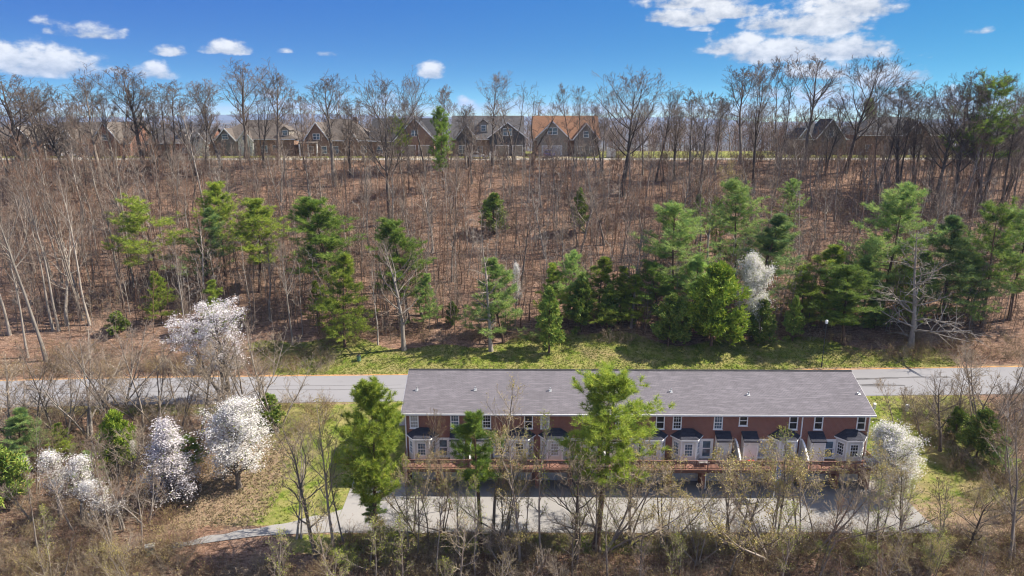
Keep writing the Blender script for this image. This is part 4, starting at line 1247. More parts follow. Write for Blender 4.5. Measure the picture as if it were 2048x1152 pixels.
def pine(seed, H=14., r0=.17, R=3.2, clear=.3, whorls=13, per=5, shape='cone', tuft=.34, tk=9, tw=.045, dens=3, side=6, rise=14, droop=-.05, gap=0.0, flat=.5, lean=.03, irr=.22):
    rng = np.random.default_rng(seed)
    D = np.array([[rng.normal() * lean, rng.normal() * lean, 1.0]])
    p0, d0, q0 = grow(np.zeros((1, 3)), D, np.array([H]), np.array([r0]), 12, .02, .02, .1, rng); p0[:, 0, 2] -= .35; q0[:, 0] *= 1.35
    trunk = Soup(); trunk.add(*tubes(p0, q0, 7)); crown = Soup()
    t = np.repeat(clear + (1 - clear) * ((np.arange(whorls) + .4) / whorls) ** .92, per) + rng.normal(size=whorls * per) * .012
    if gap: 
        keep = rng.uniform(size=len(t)) > gap; t = t[keep]
    t = np.clip(t, .05, .985); b = np.zeros(len(t), int)
    p, d, r = sample(p0, d0, q0, b, t)
    az = rng.uniform(0, 2 * np.pi, len(t)); tt = (t - clear) / (1 - clear)
    if shape == 'cone': prof = (1 - tt) ** .8 + .08
    elif shape == 'dome': prof = np.sqrt(np.maximum(1 - (tt * .98) ** 2.2, .02)) * (.62 + .38 * np.minimum(1, tt * 3))
    else: prof = .55 + .45 * np.sin(np.clip(tt, 0, 1) * np.pi * .9 + .4)
    L = R * prof * rng.uniform(1 - irr * 1.6, 1 + irr, len(t))
    el = np.radians(rise + 38 * tt ** 2 + rng.normal(size=len(t)) * 8 - 12 * (1 - tt))
    dd = np.stack([np.cos(az) * np.cos(el), np.sin(az) * np.cos(el), np.sin(el)], 1)
    p1, d1, q1 = grow(p, dd, L, np.maximum(r * .33, .02), 6, .07, .02, .3, rng, droop=.16 + droop)
    trunk.add(*tubes(p1, q1, 4))
    # side branchlets mostly in the plane of the bough
    b = np.repeat(np.arange(len(p1)), side); ts = np.tile((np.arange(side) + .8) / side * .8 + .2, len(p1)) + rng.normal(size=len(b)) * .04
    ts = np.clip(ts, .15, 1)
    p, d, r = sample(p1, d1, q1, b, ts)
    sd = nrmz(np.cross(d, np.array([0, 0, 1.0])) * np.where(np.arange(len(b)) % 2, 1, -1)[:, None] + .35 * rng.normal(size=(len(b), 3)))
    dd = nrmz(d * .62 + sd * .8 + np.array([0, 0, .22]))
    L2 = L[b] * .42 * (1.2 - .7 * ts) * rng.uniform(.7, 1.2, len(b)) + .12
    p2, d2, q2 = grow(p, dd, L2, np.maximum(r * .5, .009), 3, .08, .06, .4, rng)
    crown.add(*tubes(p2, q2, 3), 1)
    # needle brushes
    C = []; DD = []
    for k in range(dens):
        tk_ = .35 + .65 * (k + .8) / dens
        c, d, _ = sample(p2, d2, q2, np.arange(len(p2)), np.full(len(p2), min(tk_, 1)) - rng.uniform(0, .15, len(p2))); C.append(c); DD.append(d)
    nb = max(2, dens); bb = np.repeat(np.arange(len(p1)), nb); c, d, _ = sample(p1, d1, q1, bb, rng.uniform(.35, 1, len(bb))); C.append(c); DD.append(d)
    c, d, _ = sample(p0, d0, q0, np.zeros(8, int), rng.uniform(.93, 1, 8)); C.append(c); DD.append(d)
    C = np.concatenate(C); DD = np.concatenate(DD); DD = nrmz(DD + np.array([0, 0, flat]))
    crown.add(*needle_tufts(C, DD, tuft, tk, tw, rng, .75), 0)
    return trunk, crown


def cedar(seed, H=7., R=2.4, n=2600, clear=.06, spray=.42, k=4, tw=.12, prof_pow=.75, belly=.22, lumps=9):
    """dense conical evergreen: sprays set over lumpy boughs from the trunk out"""
    rng = np.random.default_rng(seed)
    p0, d0, q0 = grow(np.zeros((1, 3)), np.array([[0, 0, 1.0]]), np.array([H * .97]), np.array([.05 + H * .014]), 8, .02, .02, .12, rng); p0[:, 0, 2] -= .3
    trunk = Soup(); trunk.add(*tubes(p0, q0, 7)); crown = Soup()
    m = int(lumps * H)
    t = clear + (1 - clear) * rng.uniform(0, 1, m) ** 1.15; az = rng.uniform(0, 2 * np.pi, m)
    tt = (t - clear) / (1 - clear)
    prof = np.where(tt < belly, .72 + .28 * tt / belly, ((1 - tt) / (1 - belly)) ** prof_pow)
    L = R * prof * rng.uniform(.72, 1.12, m) + .1
    p, d, r = sample(p0, d0, q0, np.zeros(m, int), t)
    el = np.radians(18 + 30 * tt + rng.normal(size=m) * 9)
    dd = np.stack([np.cos(az) * np.cos(el), np.sin(az) * np.cos(el), np.sin(el)], 1)
    p1, d1, q1 = grow(p, dd, L, np.full(m, .02), 4, .09, .04, .3, rng)
    crown.add(*tubes(p1, q1, 3), 1)
    b = rng.integers(0, m, n); ts = 1 - rng.uniform(0, 1, n) ** 1.6 * .75
    c, d, _ = sample(p1, d1, q1, b, ts)
    c = c + rng.normal(size=c.shape) * (.10 + .12 * L[b] / R)[:, None] * R * .35
    out = nrmz(d + np.array([0, 0, .55]))
    crown.add(*needle_tufts(c, out, spray, k, tw, rng, .6), 0)
    return trunk, crown


def blossom_tree(seed, H=7.5, R=2.6, n=9000, stems=1, clear=.16, size=.12, shape='oval', n1=26, ang=30, loose=.16, leaf=.06):
    tr, cr, tips, last = deciduous(seed, H, .05 + H * .012, stems, .03, clear, R / H, n1, ang, 6, 4, 0, .010, .14, .08, shape, .03, .2, .15)
    rng = np.random.default_rng(seed + 500)
    pp, pd, pr, pl = last
    # petals crowd along the outer shoots
    b = rng.integers(0, len(pp), n); t = rng.uniform(0, 1, n) ** .7
    c, d, _ = sample(pp, pd, pr, b, t)
    c = c + rng.normal(size=c.shape) * loose * rng.uniform(.3, 1.2, (n, 1))
    crown = Soup(); V, T, M = cr.arrays(); crown.add(V, T, 1)
    crown.add(*leaf_quads(c, size, rng), 0)
    k = int(n * leaf); b = rng.integers(0, len(pp), k); c, d, _ = sample(pp, pd, pr, b, rng.uniform(0, 1, k)); c = c + rng.normal(size=c.shape) * loose
    crown.add(*leaf_quads(c, size * .9, rng), 2)
    return tr, crown


def budding(seed, leaves=1400, size=.10, loose=.15, tipsonly=True, **kw):
    tr, cr, tips, last = deciduous(seed, **kw)
    rng = np.random.default_rng(seed + 900)
    crown = Soup(); V, T, M = cr.arrays(); crown.add(V, T, 0)
    pp, pd, pr, pl = last
    if leaves:
        b = rng.integers(0, len(pp), leaves); c, d, _ = sample(pp, pd, pr, b, rng.uniform(.2, 1, leaves)); c = c + rng.normal(size=c.shape) * loose
        crown.add(*leaf_quads(c, size, rng, aspect=.6), 1)
    return tr, crown


PROTO = {}
WID = dict(sky=1.65, pine=1.62, cedar=1.05, pear=1.6, loblolly=1.25, bare=1.3, bud=1.2, lawn=1.25, crooked=1.2, forest=1.35)


def proto(key, trunk, crown, tm, cms, H):
    H = max(np.percentile(v[:, 2], 99.98) for v in trunk.V + crown.V)
    PROTO[key] = (trunk.mesh(key + '_trunk', [MT[tm]], True), crown.mesh(key + '_crown', [MT[c] for c in cms]), float(H))


# leafless forest trees (young, straight, thin crowned)
for i, kw in enumerate((dict(H=14, r0=.14, clear=.42, crown=.20, n1=16, ang1=36, n2=7, n3=5), dict(H=15, r0=.17, clear=.36, crown=.25, n1=18, ang1=40, n2=7, n3=5),
                        dict(H=13, r0=.11, clear=.5, crown=.17, n1=14, ang1=32, n2=6, n3=5), dict(H=12, r0=.13, clear=.28, crown=.30, n1=16, ang1=46, n2=7, n3=5, shape='oval'),
                        dict(H=13, r0=.12, stems=2, clear=.4, crown=.26, n1=11, ang1=38, n2=6, n3=5, stem_spread=.08), dict(H=11, r0=.10, clear=.3, crown=.24, n1=14, ang1=40, n2=6, n3=5))):
    tr, cr, tips, _ = deciduous(100 + i, twig_r=.012, **kw)
    proto('forest%d' % i, tr, cr, 'bark_grey' if i % 3 else 'bark_pale', ['twig' if i % 2 else 'twig_red'], kw['H'])
    if i in (0, 1, 4): proto('forest_pale%d' % i, tr, cr, 'bark_pale', ['twig'], kw['H'])
# tall trees against the sky
for i, kw in enumerate((dict(H=20, r0=.27, clear=.40, crown=.30, n1=17, ang1=34, shape='oval'), dict(H=20, r0=.30, clear=.34, crown=.33, n1=18, ang1=38, shape='oval'),
                        dict(H=20, r0=.26, clear=.45, crown=.27, n1=16, ang1=34, shape='vase'), dict(H=20, r0=.24, stems=2, clear=.42, crown=.34, n1=12, ang1=34, stem_spread=.09, shape='oval'),
                        dict(H=20, r0=.32, clear=.3, crown=.42, n1=20, ang1=36, shape='vase', up=.12), dict(H=20, r0=.26, stems=3, clear=.38, crown=.34, n1=9, ang1=34, stem_spread=.14, shape='vase'))):
    tr, cr, tips, _ = deciduous(200 + i, n2=7, n3=5, n4=4, twig_r=.020, l3=.56, jit=.055, **kw)
    proto('sky%d' % i, tr, cr, 'bark_dark' if i not in (0,) else 'bark_grey', ['twig_dark'], 20)
tr, cr, tips, _ = deciduous(221, H=16, r0=.26, stems=2, clear=.45, crown=.5, n1=8, ang1=52, n2=5, n3=5, n4=2, twig_r=.015, jit=.24, wob=.11, stem_spread=.3)
proto('crooked', tr, cr, 'bark_dark', ['twig_dark'], 16)
# lone trees on the lawn
tr, cr, tips, _ = deciduous(231, H=14, r0=.24, clear=.22, crown=.30, n1=22, ang1=48, n2=6, n3=5, n4=0, twig_r=.013); proto('lawn0', tr, cr, 'bark_pale', ['twig'], 14)
tr, cr, tips, _ = deciduous(232, H=15, r0=.22, clear=.15, crown=.16, n1=24, ang1=62, n2=5, n3=4, n4=0, twig_r=.012, up=.03); proto('lawn1', tr, cr, 'bark_pale', ['twig'], 15)
tr, cr, tips, _ = deciduous(233, H=14, r0=.26, clear=.08, crown=.40, n1=26, ang1=64, n2=7, n3=5, n4=0, twig_r=.016, up=.02, jit=.17, shape='cone'); proto('lawn2', tr, cr, 'bark_pale', ['bark_pale'], 14)
# budding trees and brush of the foreground
for i, (kw, lv, lm) in enumerate(((dict(H=12, r0=.13, clear=.25, crown=.26, n1=16, ang1=40, n2=6, n3=5), 1600, 'bud'), (dict(H=9, r0=.09, stems=4, clear=.3, crown=.34, n1=8, ang1=36, n2=6, n3=5, stem_spread=.28), 2600, 'bud'),
                                  (dict(H=10, r0=.09, clear=.3, crown=.22, n1=15, ang1=38, n2=6, n3=5), 700, 'leaf_new'), (dict(H=8, r0=.08, stems=5, clear=.22, crown=.36, n1=8, ang1=38, n2=6, n3=5, stem_spread=.36), 3200, 'bud'),
                                  (dict(H=13, r0=.15, clear=.3, crown=.28, n1=16, ang1=44, n2=6, n3=5, wob=.06), 500, 'bud'), (dict(H=7, r0=.06, stems=6, clear=.15, crown=.34, n1=7, ang1=36, n2=6, n3=5, stem_spread=.42), 3800, 'leaf_new'))):
    tr, cr = budding(300 + i, int(lv * 1.1), .085, .12, twig_r=.010, **kw)
    proto('bud%d' % i, tr, cr, 'bark_grey', ['twig_light', lm], kw['H'])
for i, kw in enumerate((dict(H=8, r0=.08, stems=4, clear=.2, crown=.38, n1=9, ang1=40, n2=6, n3=6, stem_spread=.34), dict(H=9, r0=.10, stems=2, clear=.25, crown=.36, n1=13, ang1=44, n2=6, n3=6, stem_spread=.18), dict(H=12, r0=.17, clear=.22, crown=.36, n1=18, ang1=50, n2=6, n3=6, wob=.07, jit=.15))):
    tr, cr, tips, _ = deciduous(340 + i, twig_r=.011, **kw)
    proto('bare%d' % i, tr, cr, 'bark_dark' if i == 2 else 'bark_grey', ['twig_light' if i != 1 else 'twig_tan'], kw['H'])
    if i < 2: proto('bare_pale%d' % i, tr, cr, 'bark_pale', ['twig'], kw['H'])
# pines
tr, cr = pine(401, 15, .17, 3.4, .36, 9, 6, 'round', .45, 15, .03, 4, 7, 4, -.05, .15, .5, .04, .3); proto('pine_layer', tr, cr, 'bark_pine', ['needle_bright', 'bark_pine'], 15)
tr, cr = pine(402, 15, .18, 3.2, .30, 14, 6, 'dome', .42, 14, .03, 4, 7, 22, -.02, .06, .5, .03, .38); proto('pine_cone', tr, cr, 'bark_pine', ['needle_bright', 'bark_pine'], 15)
tr, cr = pine(406, 15, .18, 3.0, .26, 14, 6, 'dome', .42, 14, .03, 4, 7, 18, -.02, .08, .5, .04, .42); proto('pine_cone_deep', tr, cr, 'bark_pine', ['needle_deep', 'bark_pine'], 15)
tr, cr = pine(403, 15, .18, 3.5, .22, 15, 6, 'cone', .42, 13, .03, 4, 7, 16, -.04, .08, .4, .03, .36); proto('pine_white', tr, cr, 'bark_pine', ['needle_blue', 'bark_pine'], 15)
tr, cr = pine(407, 15, .18, 3.4, .25, 14, 6, 'dome', .42, 13, .03, 4, 7, 14, -.04, .10, .4, .04, .4); proto('pine_soft', tr, cr, 'bark_pine', ['needle_soft', 'bark_pine'], 15)
tr, cr = pine(404, 12, .14, 3.0, .12, 13, 6, 'cone', .42, 13, .032, 4, 7, 8, -.08, .14, .35, .04, .4); proto('pine_low', tr, cr, 'bark_pine', ['needle_bright', 'bark_pine'], 12)
tr, cr = pine(408, 12, .14, 3.0, .14, 13, 6, 'cone', .42, 13, .032, 4, 7, 10, -.06, .16, .35, .05, .42); proto('pine_low_soft', tr, cr, 'bark_pine', ['needle_soft', 'bark_pine'], 12)
tr, cr = pine(405, 16, .20, 3.6, .45, 9, 6, 'round', .45, 14, .032, 4, 7, 12, 0, .2, .5, .06, .35); proto('pine_open', tr, cr, 'bark_pine', ['needle_deep', 'bark_pine'], 16)
# loblolly pines in the foreground, long plump brushes
tr, cr = pine(411, 17, .26, 3.5, .30, 16, 7, 'dome', .46, 22, .032, 4, 7, 18, 0, .0, .7, .03, .3); proto('loblolly0', tr, cr, 'bark_pine', ['needle_bright', 'bark_pine'], 17)
tr, cr = pine(412, 17, .24, 2.6, .50, 10, 6, 'dome', .44, 22, .032, 3, 7, 16, 0, .1, .7, .05, .35); proto('loblolly1', tr, cr, 'bark_pine', ['needle_deep', 'bark_pine'], 17)
tr, cr = pine(413, 19, .30, 4.3, .40, 14, 6, 'dome', .46, 20, .032, 4, 7, 20, 0, .0, .7, .04, .36); proto('loblolly2', tr, cr, 'bark_pine', ['needle_bright', 'bark_pine'], 19)
# cedars
tr, cr = cedar(421, 7, 2.3, 3000); proto('cedar0', tr, cr, 'bark_pine', ['cedar', 'bark_pine'], 7)
tr, cr = cedar(422, 8, 2.0, 3000, .1, .42, 4, .12, .85, .3); proto('cedar1', tr, cr, 'bark_pine', ['cedar', 'bark_pine'], 8)
proto('cedar1_bright', tr, cr, 'bark_pine', ['cedar_bright', 'bark_pine'], 8)
tr, cr = cedar(423, 8, 3.2, 3600, .08, .5, 4, .14, .6, .3); proto('cedar2', tr, cr, 'bark_pine', ['cedar', 'bark_pine'], 8)
proto('cedar2_bright', tr, cr, 'bark_pine', ['cedar_bright', 'bark_pine'], 8)
# pear trees in flower
tr, cr = blossom_tree(431, 8, 2.5, 30000, size=.07, shape='egg', n1=44, ang=44, clear=.12, loose=.22); proto('pear_round', tr, cr, 'bark_dark', ['blossom', 'twig_dark', 'leaf_new'], 8)
tr, cr = blossom_tree(432, 8, 2.0, 24000, size=.07, shape='cone', n1=44, ang=44, clear=.06, loose=.2); proto('pear_cone', tr, cr, 'bark_dark', ['blossom_lilac', 'twig_dark', 'leaf_new'], 8)
tr, cr = blossom_tree(433, 10, 3.6, 20000, 3, size=.07, shape='vase', n1=16, ang=38, clear=.25, loose=.14); proto('pear_wild', tr, cr, 'bark_dark', ['blossom_lilac', 'twig_dark', 'leaf_new'], 10)
tr, cr = blossom_tree(434, 8, 1.7, 5500, 1, size=.065, shape='egg', n1=30, ang=26, clear=.28, loose=.2); proto('pear_thin', tr, cr, 'bark_grey', ['blossom', 'twig', 'leaf_new'], 8)
tr, cr = blossom_tree(435, 6.5, 2.3, 32000, size=.07, shape='egg', n1=50, ang=52, clear=.03, leaf=.2, loose=.22); proto('pear_full', tr, cr, 'bark_dark', ['blossom', 'twig_dark', 'leaf_new'], 6.5)


def plant(key, name, label, cat, p, H, wide=1.0, rz=None, group=None, lean=(0, 0)):
    tm, cm, h0 = PROTO[key]; s = H / h0
    wide *= next(v for k_, v in WID.items() if key.startswith(k_))
    o = put(name, None, None, (p[0], p[1], p[2]))
    o.rotation_mode = 'ZYX'; o.rotation_euler = (lean[0], lean[1], R.uniform(0, 6.28) if rz is None else rz); o.scale = (s * wide, s * wide, s)
    tag(o, label, cat, group)
    put('trunk', tm, o); put('crown', cm, o)
    return o


def plant_px(key, name, label, cat, bx, by, ty, wide=1.0, rz=None, group=None, lean=(0, 0), tx_=None):
    p = at(bx, by); H = max(.8, top_height(p, ty))
    if tx_ is not None:
        # lean towards the pixel column of the top
        d = (p.y * CP + (HC - p.z) * SP); lean = (0, math.atan2((tx_ - bx) / F * d, H))
    return plant(key, name, label, cat, p, H, wide, rz, group, lean)
# ------------------------------------------------------------------ trees one by one (base x, base y, top y in the photograph)
SKY = 'tall leafless trees along the hilltop'
for (k, bx, by, ty, tx_, wd, lab) in (
        ('sky1', 66, 400, 128, 34, 1.15, 'tall leafless tree with spreading crown at the far left of the skyline'),
        ('sky5', 146, 385, 168, 118, 1.0, 'leafless many stemmed tree left of the steep brick gable'),
        ('sky0', 204, 372, 140, 193, .9, 'slender leafless tree above the steep brick gable'),
        ('sky1', 292, 340, 117, 268, 1.0, 'broad leafless tree left of the pillared porch house, tallest nearby'),
        ('sky3', 345, 335, 158, 352, 1.0, 'dark forked leafless tree before the pillared porch house'),
        ('sky5', 392, 352, 192, 392, .85, 'leafless clump right of the pillared porch'),
        ('sky2', 446, 345, 150, 432, 1.0, 'leafless tree above the taupe roofed house, left of the tallest'),
        ('sky1', 492, 318, 111, 500, .95, 'tallest leafless tree above the taupe roofed house'),
        ('sky0', 556, 330, 133, 574, .95, 'leafless tree before the white dormer wall of the taupe roofed house'),
        ('sky0', 670, 372, 142, 655, .95, 'pale trunked leafless tree before the brown hip roof'),
        ('sky4', 779, 447, 139, 742, .72, 'tall leafless tree rooted mid slope left of the two garage doors'),
        ('sky2', 850, 345, 148, 842, .62, 'thin dark leafless tree before the brick garage gable'),
        ('sky3', 893, 330, 168, 896, .7, 'faint leafless tree behind the bright skyline pine'),
        ('sky2', 985, 332, 139, 980, .75, 'leafless tree with narrow fan crown before the long grey roof'),
        ('sky3', 1152, 335, 163, 1150, .72, 'bushy topped leafless tree before the rusty brown roof'),
        ('sky4', 1245, 392, 126, 1250, .95, 'big dense leafless tree right of the rusty brown roof'),
        ('sky2', 1312, 362, 171, 1319, .62, 'thin leafless tree just right of the big dense one'),
        ('sky3', 1384, 425, 171, 1390, .8, 'leafless twin stemmed tree between the big dense tree and the right grove'),
        ('sky0', 1480, 328, 123, 1469, .95, 'leafless tree at the left edge of the right skyline grove'),
        ('sky5', 1508, 385, 117, 1506, .62, 'leafless tree second from left in the right skyline grove'),
        ('sky3', 1556, 330, 107, 1560, .62, 'narrow leafless tree below the large cloud'),
        ('sky1', 1608, 335, 97, 1616, .80, 'tall leafless tree left of the pointed black roof'),
        ('sky4', 1690, 345, 103, 1710, .85, 'tall leafless tree with sweeping crown right of the pointed black roof'),
        ('sky5', 1800, 402, 166, 1800, .9, 'leafless many stemmed tree before the very long black roof'),
        ('sky4', 1868, 420, 144, 1866, .75, 'dense leafless tree left of the tall dark pine'),
        ('sky5', 1965, 430, 133, 1960, .9, 'spreading leafless tree wrapped round the tall dark pine'),
        ('sky2', 2026, 350, 163, 2034, .9, 'leafless tree at the right edge of the skyline'),
        ('sky0', 232, 350, 178, 226, .8, 'leafless tree filling the gap right of the steep brick gable'),
        ('sky3', 318, 345, 170, 312, .8, 'leafless tree close right of the broad one by the porch house'),
        ('sky2', 412, 350, 168, 408, .8, 'leafless tree left of the taupe roofed house'),
        ('sky5', 528, 335, 158, 530, .7, 'leafless many stemmed tree right of the tallest on the left skyline'),
        ('sky3', 612, 340, 185, 612, .8, 'leafless tree at the left eave of the brown hip roof'),
        ('sky5', 702, 350, 196, 700, .8, 'low leafless tree between the pale trunked and the mid slope tree'),
        ('sky0', 818, 345, 190, 815, .7, 'leafless tree right of the mid slope rooted one'),
        ('sky5', 938, 335, 205, 936, .8, 'low leafless tree right of the bright skyline pine'),
        ('sky5', 1205, 345, 195, 1203, .8, 'low leafless tree at the right end of the rusty brown roof'),
        ('sky0', 1285, 350, 190, 1284, .7, 'leafless tree close right of the big dense tree'),
        ('sky5', 1350, 360, 200, 1350, .9, 'low leafless clump left of the twin stemmed skyline tree'),
        ('sky0', 1430, 350, 185, 1430, .8, 'leafless tree left of the right skyline grove'),
        ('sky5', 1650, 350, 190, 1652, .7, 'low leafless tree before the pointed black roof'),
        ('sky3', 1755, 380, 160, 1752, .8, 'leafless tree left of the many stemmed one by the long black roof'),
        ('sky5', 1830, 390, 178, 1832, .9, 'leafless clump in the middle of the long black roof'),
        ('sky1', 1905, 430, 168, 1900, .8, 'dark leafless tree just left of the tall dark pine'),
        ('sky3', 1995, 420, 172, 2000, .9, 'leafless tree right of the tall dark pine'),
        ('sky0', 95, 390, 160, 82, .9, 'leafless tree second from the left edge of the skyline'),
        ('sky3', 172, 400, 190, 160, .8, 'leafless tree left of the slender one by the steep gable'),
        ('sky3', 20, 350, 175, 5, .9, 'leafless tree cut off by the left edge of the skyline')):
    plant_px(k, 'bare_tree', lab, 'tree', bx, by, ty, wd, None, SKY, tx_=tx_)
plant_px('crooked', 'bare_tree', 'crooked leafless tree with winding limbs before the long grey roof', 'tree', 1028, 330, 158, .9, 1.2, SKY)
plant_px('crooked', 'bare_tree', 'crooked leafless tree leaning between the grey and the brown roof', 'tree', 1062, 332, 178, 1.05, 4.2, SKY, tx_=1095)

HP = 'pines on the wooded hillside'
for (k, nm, bx, by, ty, wd, lab) in (
        ('pine_open', 'pine_tree', 1940, 432, 137, .75, 'tall dark pine breaking the skyline at the right'),
        ('pine_cone_deep', 'pine_tree', 888, 380, 211, .55, 'bright layered pine on the skyline left of the long grey roof'),
        ('pine_layer', 'pine_tree', 800, 345, 226, .62, 'small thin pine before the brick garage gable'),
        ('pine_low_soft', 'spruce_tree', 1738, 300, 194, .6, 'small dark spruce before the very long black roof'),
        ('pine_layer', 'pine_tree', 322, 592, 383, 1.0, 'yellow green pine with flat layers on the left slope'),
        ('pine_low', 'pine_tree', 325, 648, 540, .75, 'small open pine below the flat layered pine'),
        ('pine_white', 'pine_tree', 417, 580, 415, .95, 'blue green cone shaped pine right of the flat layered pine'),
        ('pine_cone', 'pine_tree', 452, 552, 361, .8, 'tall slim pine rising behind the blue green cone'),
        ('pine_cone', 'pine_tree', 520, 585, 394, 1.0, 'bright broad pine, rightmost of the left slope group'),
        ('pine_low', 'pine_tree', 436, 668, 560, .8, 'low ragged pine behind the lilac white blossom tree'),
        ('pine_cone_deep', 'pine_tree', 668, 612, 386, 1.05, 'deep green pine with two peaks in the middle of the slope'),
        ('pine_low', 'pine_tree', 690, 694, 505, .75, 'yellow green pine at the lawn edge left of the pale trunk'),
        ('pine_cone_deep', 'pine_tree', 818, 648, 431, .85, 'deep green pine behind the pale trunked lawn tree'),
        ('pine_low_soft', 'pine_tree', 1008, 686, 514, .95, 'soft pale green pine right of the slim lawn tree'),
        ('pine_low', 'pine_tree', 1108, 654, 524, .75, 'narrow bright pine behind the small lawn cedar'),
        ('pine_low', 'pine_tree', 1196, 654, 512, .9, 'bright pine at the middle of the cedar thicket'),
        ('pine_low', 'pine_tree', 1263, 654, 546, .95, 'dark green young pine left of the golden cedar'),
        ('pine_soft', 'pine_tree', 1346, 632, 399, .95, 'tall soft pine behind the golden cedar'),
        ('pine_cone_deep', 'pine_tree', 1316, 660, 520, 1.0, 'short green pine below the tall soft pine'),
        ('pine_white', 'pine_tree', 1390, 490, 388, .75, 'small blue green pine high behind the tall soft pine'),
        ('pine_open', 'pine_tree', 1428, 530, 392, .55, 'thin dark pine right of the small blue green one'),
        ('pine_soft', 'pine_tree', 1470, 580, 354, .85, 'tall soft pine above the big blue green pine'),
        ('pine_white', 'pine_tree', 1516, 628, 425, 1.15, 'big blue green pine behind the white blossom tree'),
        ('pine_soft', 'pine_tree', 1572, 480, 356, .7, 'small pine alone on the upper right slope'),
        ('pine_low', 'pine_tree', 1640, 654, 488, 1.05, 'yellow green pine left of the lamp post'),
        ('pine_cone_deep', 'pine_tree', 1688, 690, 520, 1.25, 'broad deep green evergreen right of the lamp post'),
        ('pine_soft', 'pine_tree', 1760, 640, 363, .82, 'tall pale pine left of the spreading bare lawn tree'),
        ('pine_soft', 'pine_tree', 1722, 600, 470, .9, 'middling pine hidden behind the broad deep green evergreen'),
        ('pine_white', 'pine_tree', 1884, 650, 427, .95, 'dark peaked pine behind the spreading bare lawn tree'),
        ('pine_open', 'pine_tree', 1962, 655, 388, .75, 'large shadowy pine near the right edge, left of its pale neighbour'),
        ('pine_soft', 'pine_tree', 2018, 640, 405, .85, 'pale pine at the right edge of the picture'),
        ('pine_soft', 'pine_tree', 1135, 655, 500, .7, 'soft green pine behind the dark upright lawn cedar'),
        ('pine_low', 'pine_tree', 1240, 650, 530, .8, 'young bright pine filling the middle of the evergreen belt'),
        ('pine_low_soft', 'pine_tree', 1380, 654, 505, .9, 'pale rounded pine between the golden and the yellow green cedar'),
        ('pine_low', 'pine_tree', 1600, 656, 530, .75, 'bright young pine left of the lamp post top'),
        ('pine_low_soft', 'pine_tree', 1722, 650, 505, .85, 'pale pine right of the broad deep green evergreen'),
        ('pine_low', 'pine_tree', 1790, 654, 520, .8, 'young pine left of the spreading silvery tree'),
        ('pine_low_soft', 'pine_tree', 1920, 650, 500, .8, 'pale low pine right of the spreading silvery tree'),
        ('pine_low', 'pine_tree', 640, 650, 560, .7, 'small pine left of the deep green one with two peaks'),
        ('pine_low_soft', 'pine_tree', 845, 655, 545, .7, 'small pale pine right of the pale trunked lawn tree'),
        ('pine_low_soft', 'pine_tree', 1850, 640, 500, .8, 'low pine among the twigs of the spreading bare lawn tree')):
    plant_px(k, nm, lab, 'tree', bx, by, ty, wd, None, HP)

CG = 'cedars along the lawn edge'
for (k, bx, by, ty, wd, lab) in (
        ('cedar1', 1098, 706, 572, .85, 'dark upright cedar standing forward on the lawn'),
        ('cedar1', 1162, 664, 545, 1.0, 'dark cedar at the left of the thicket above the lawn'),
        ('cedar1', 1216, 664, 566, .95, 'olive cedar in the middle of the thicket above the lawn'),
        ('cedar2', 1336, 692, 585, 1.0, 'golden olive bushy cedar casting a wide shade on the lawn'),
        ('cedar2_bright', 1422, 692, 520, 1.0, 'broad yellow green cedar right of the golden olive one'),
        ('cedar0', 1516, 692, 596, 1.0, 'dark olive cedar below the white blossom tree'),
        ('cedar1', 1585, 682, 590, .8, 'shaded cedar left of the lamp post top'),
        ('cedar0', 906, 652, 602, .9, 'small round cedar in the leaf litter above the lawn'),
        ('cedar0', 240, 668, 622, 1.5, 'olive shrubby cedar above the road at the left'),
        ('cedar1', 1158, 468, 374, .8, 'faint olive cedar high on the bare middle slope'),
        ('cedar0', 986, 470, 384, 1.1, 'thin brownish cedar left of the faint olive one on the slope'),
        ('cedar0', 1750, 660, 590, 1.2, 'dark cedar between the broad evergreen and the bare lawn tree')):
    plant_px(k, 'cedar_tree', lab, 'tree', bx, by, ty, wd, None, CG)

LT = 'leafless trees on the lawn'
plant_px('lawn0', 'bare_tree', 'pale trunked leafless tree on the lawn left of centre', 'tree', 808, 700, 470, .95, .4, LT, tx_=800)
plant_px('lawn1', 'bare_tree', 'slim straight leafless tree on the lawn left of the dark cedar', 'tree', 982, 702, 470, .9, 1.0, LT)
plant_px('lawn2', 'bare_tree', 'spreading silvery leafless tree on the lawn at the right', 'tree', 1822, 694, 452, 1.0, 2.0, LT, tx_=1836)

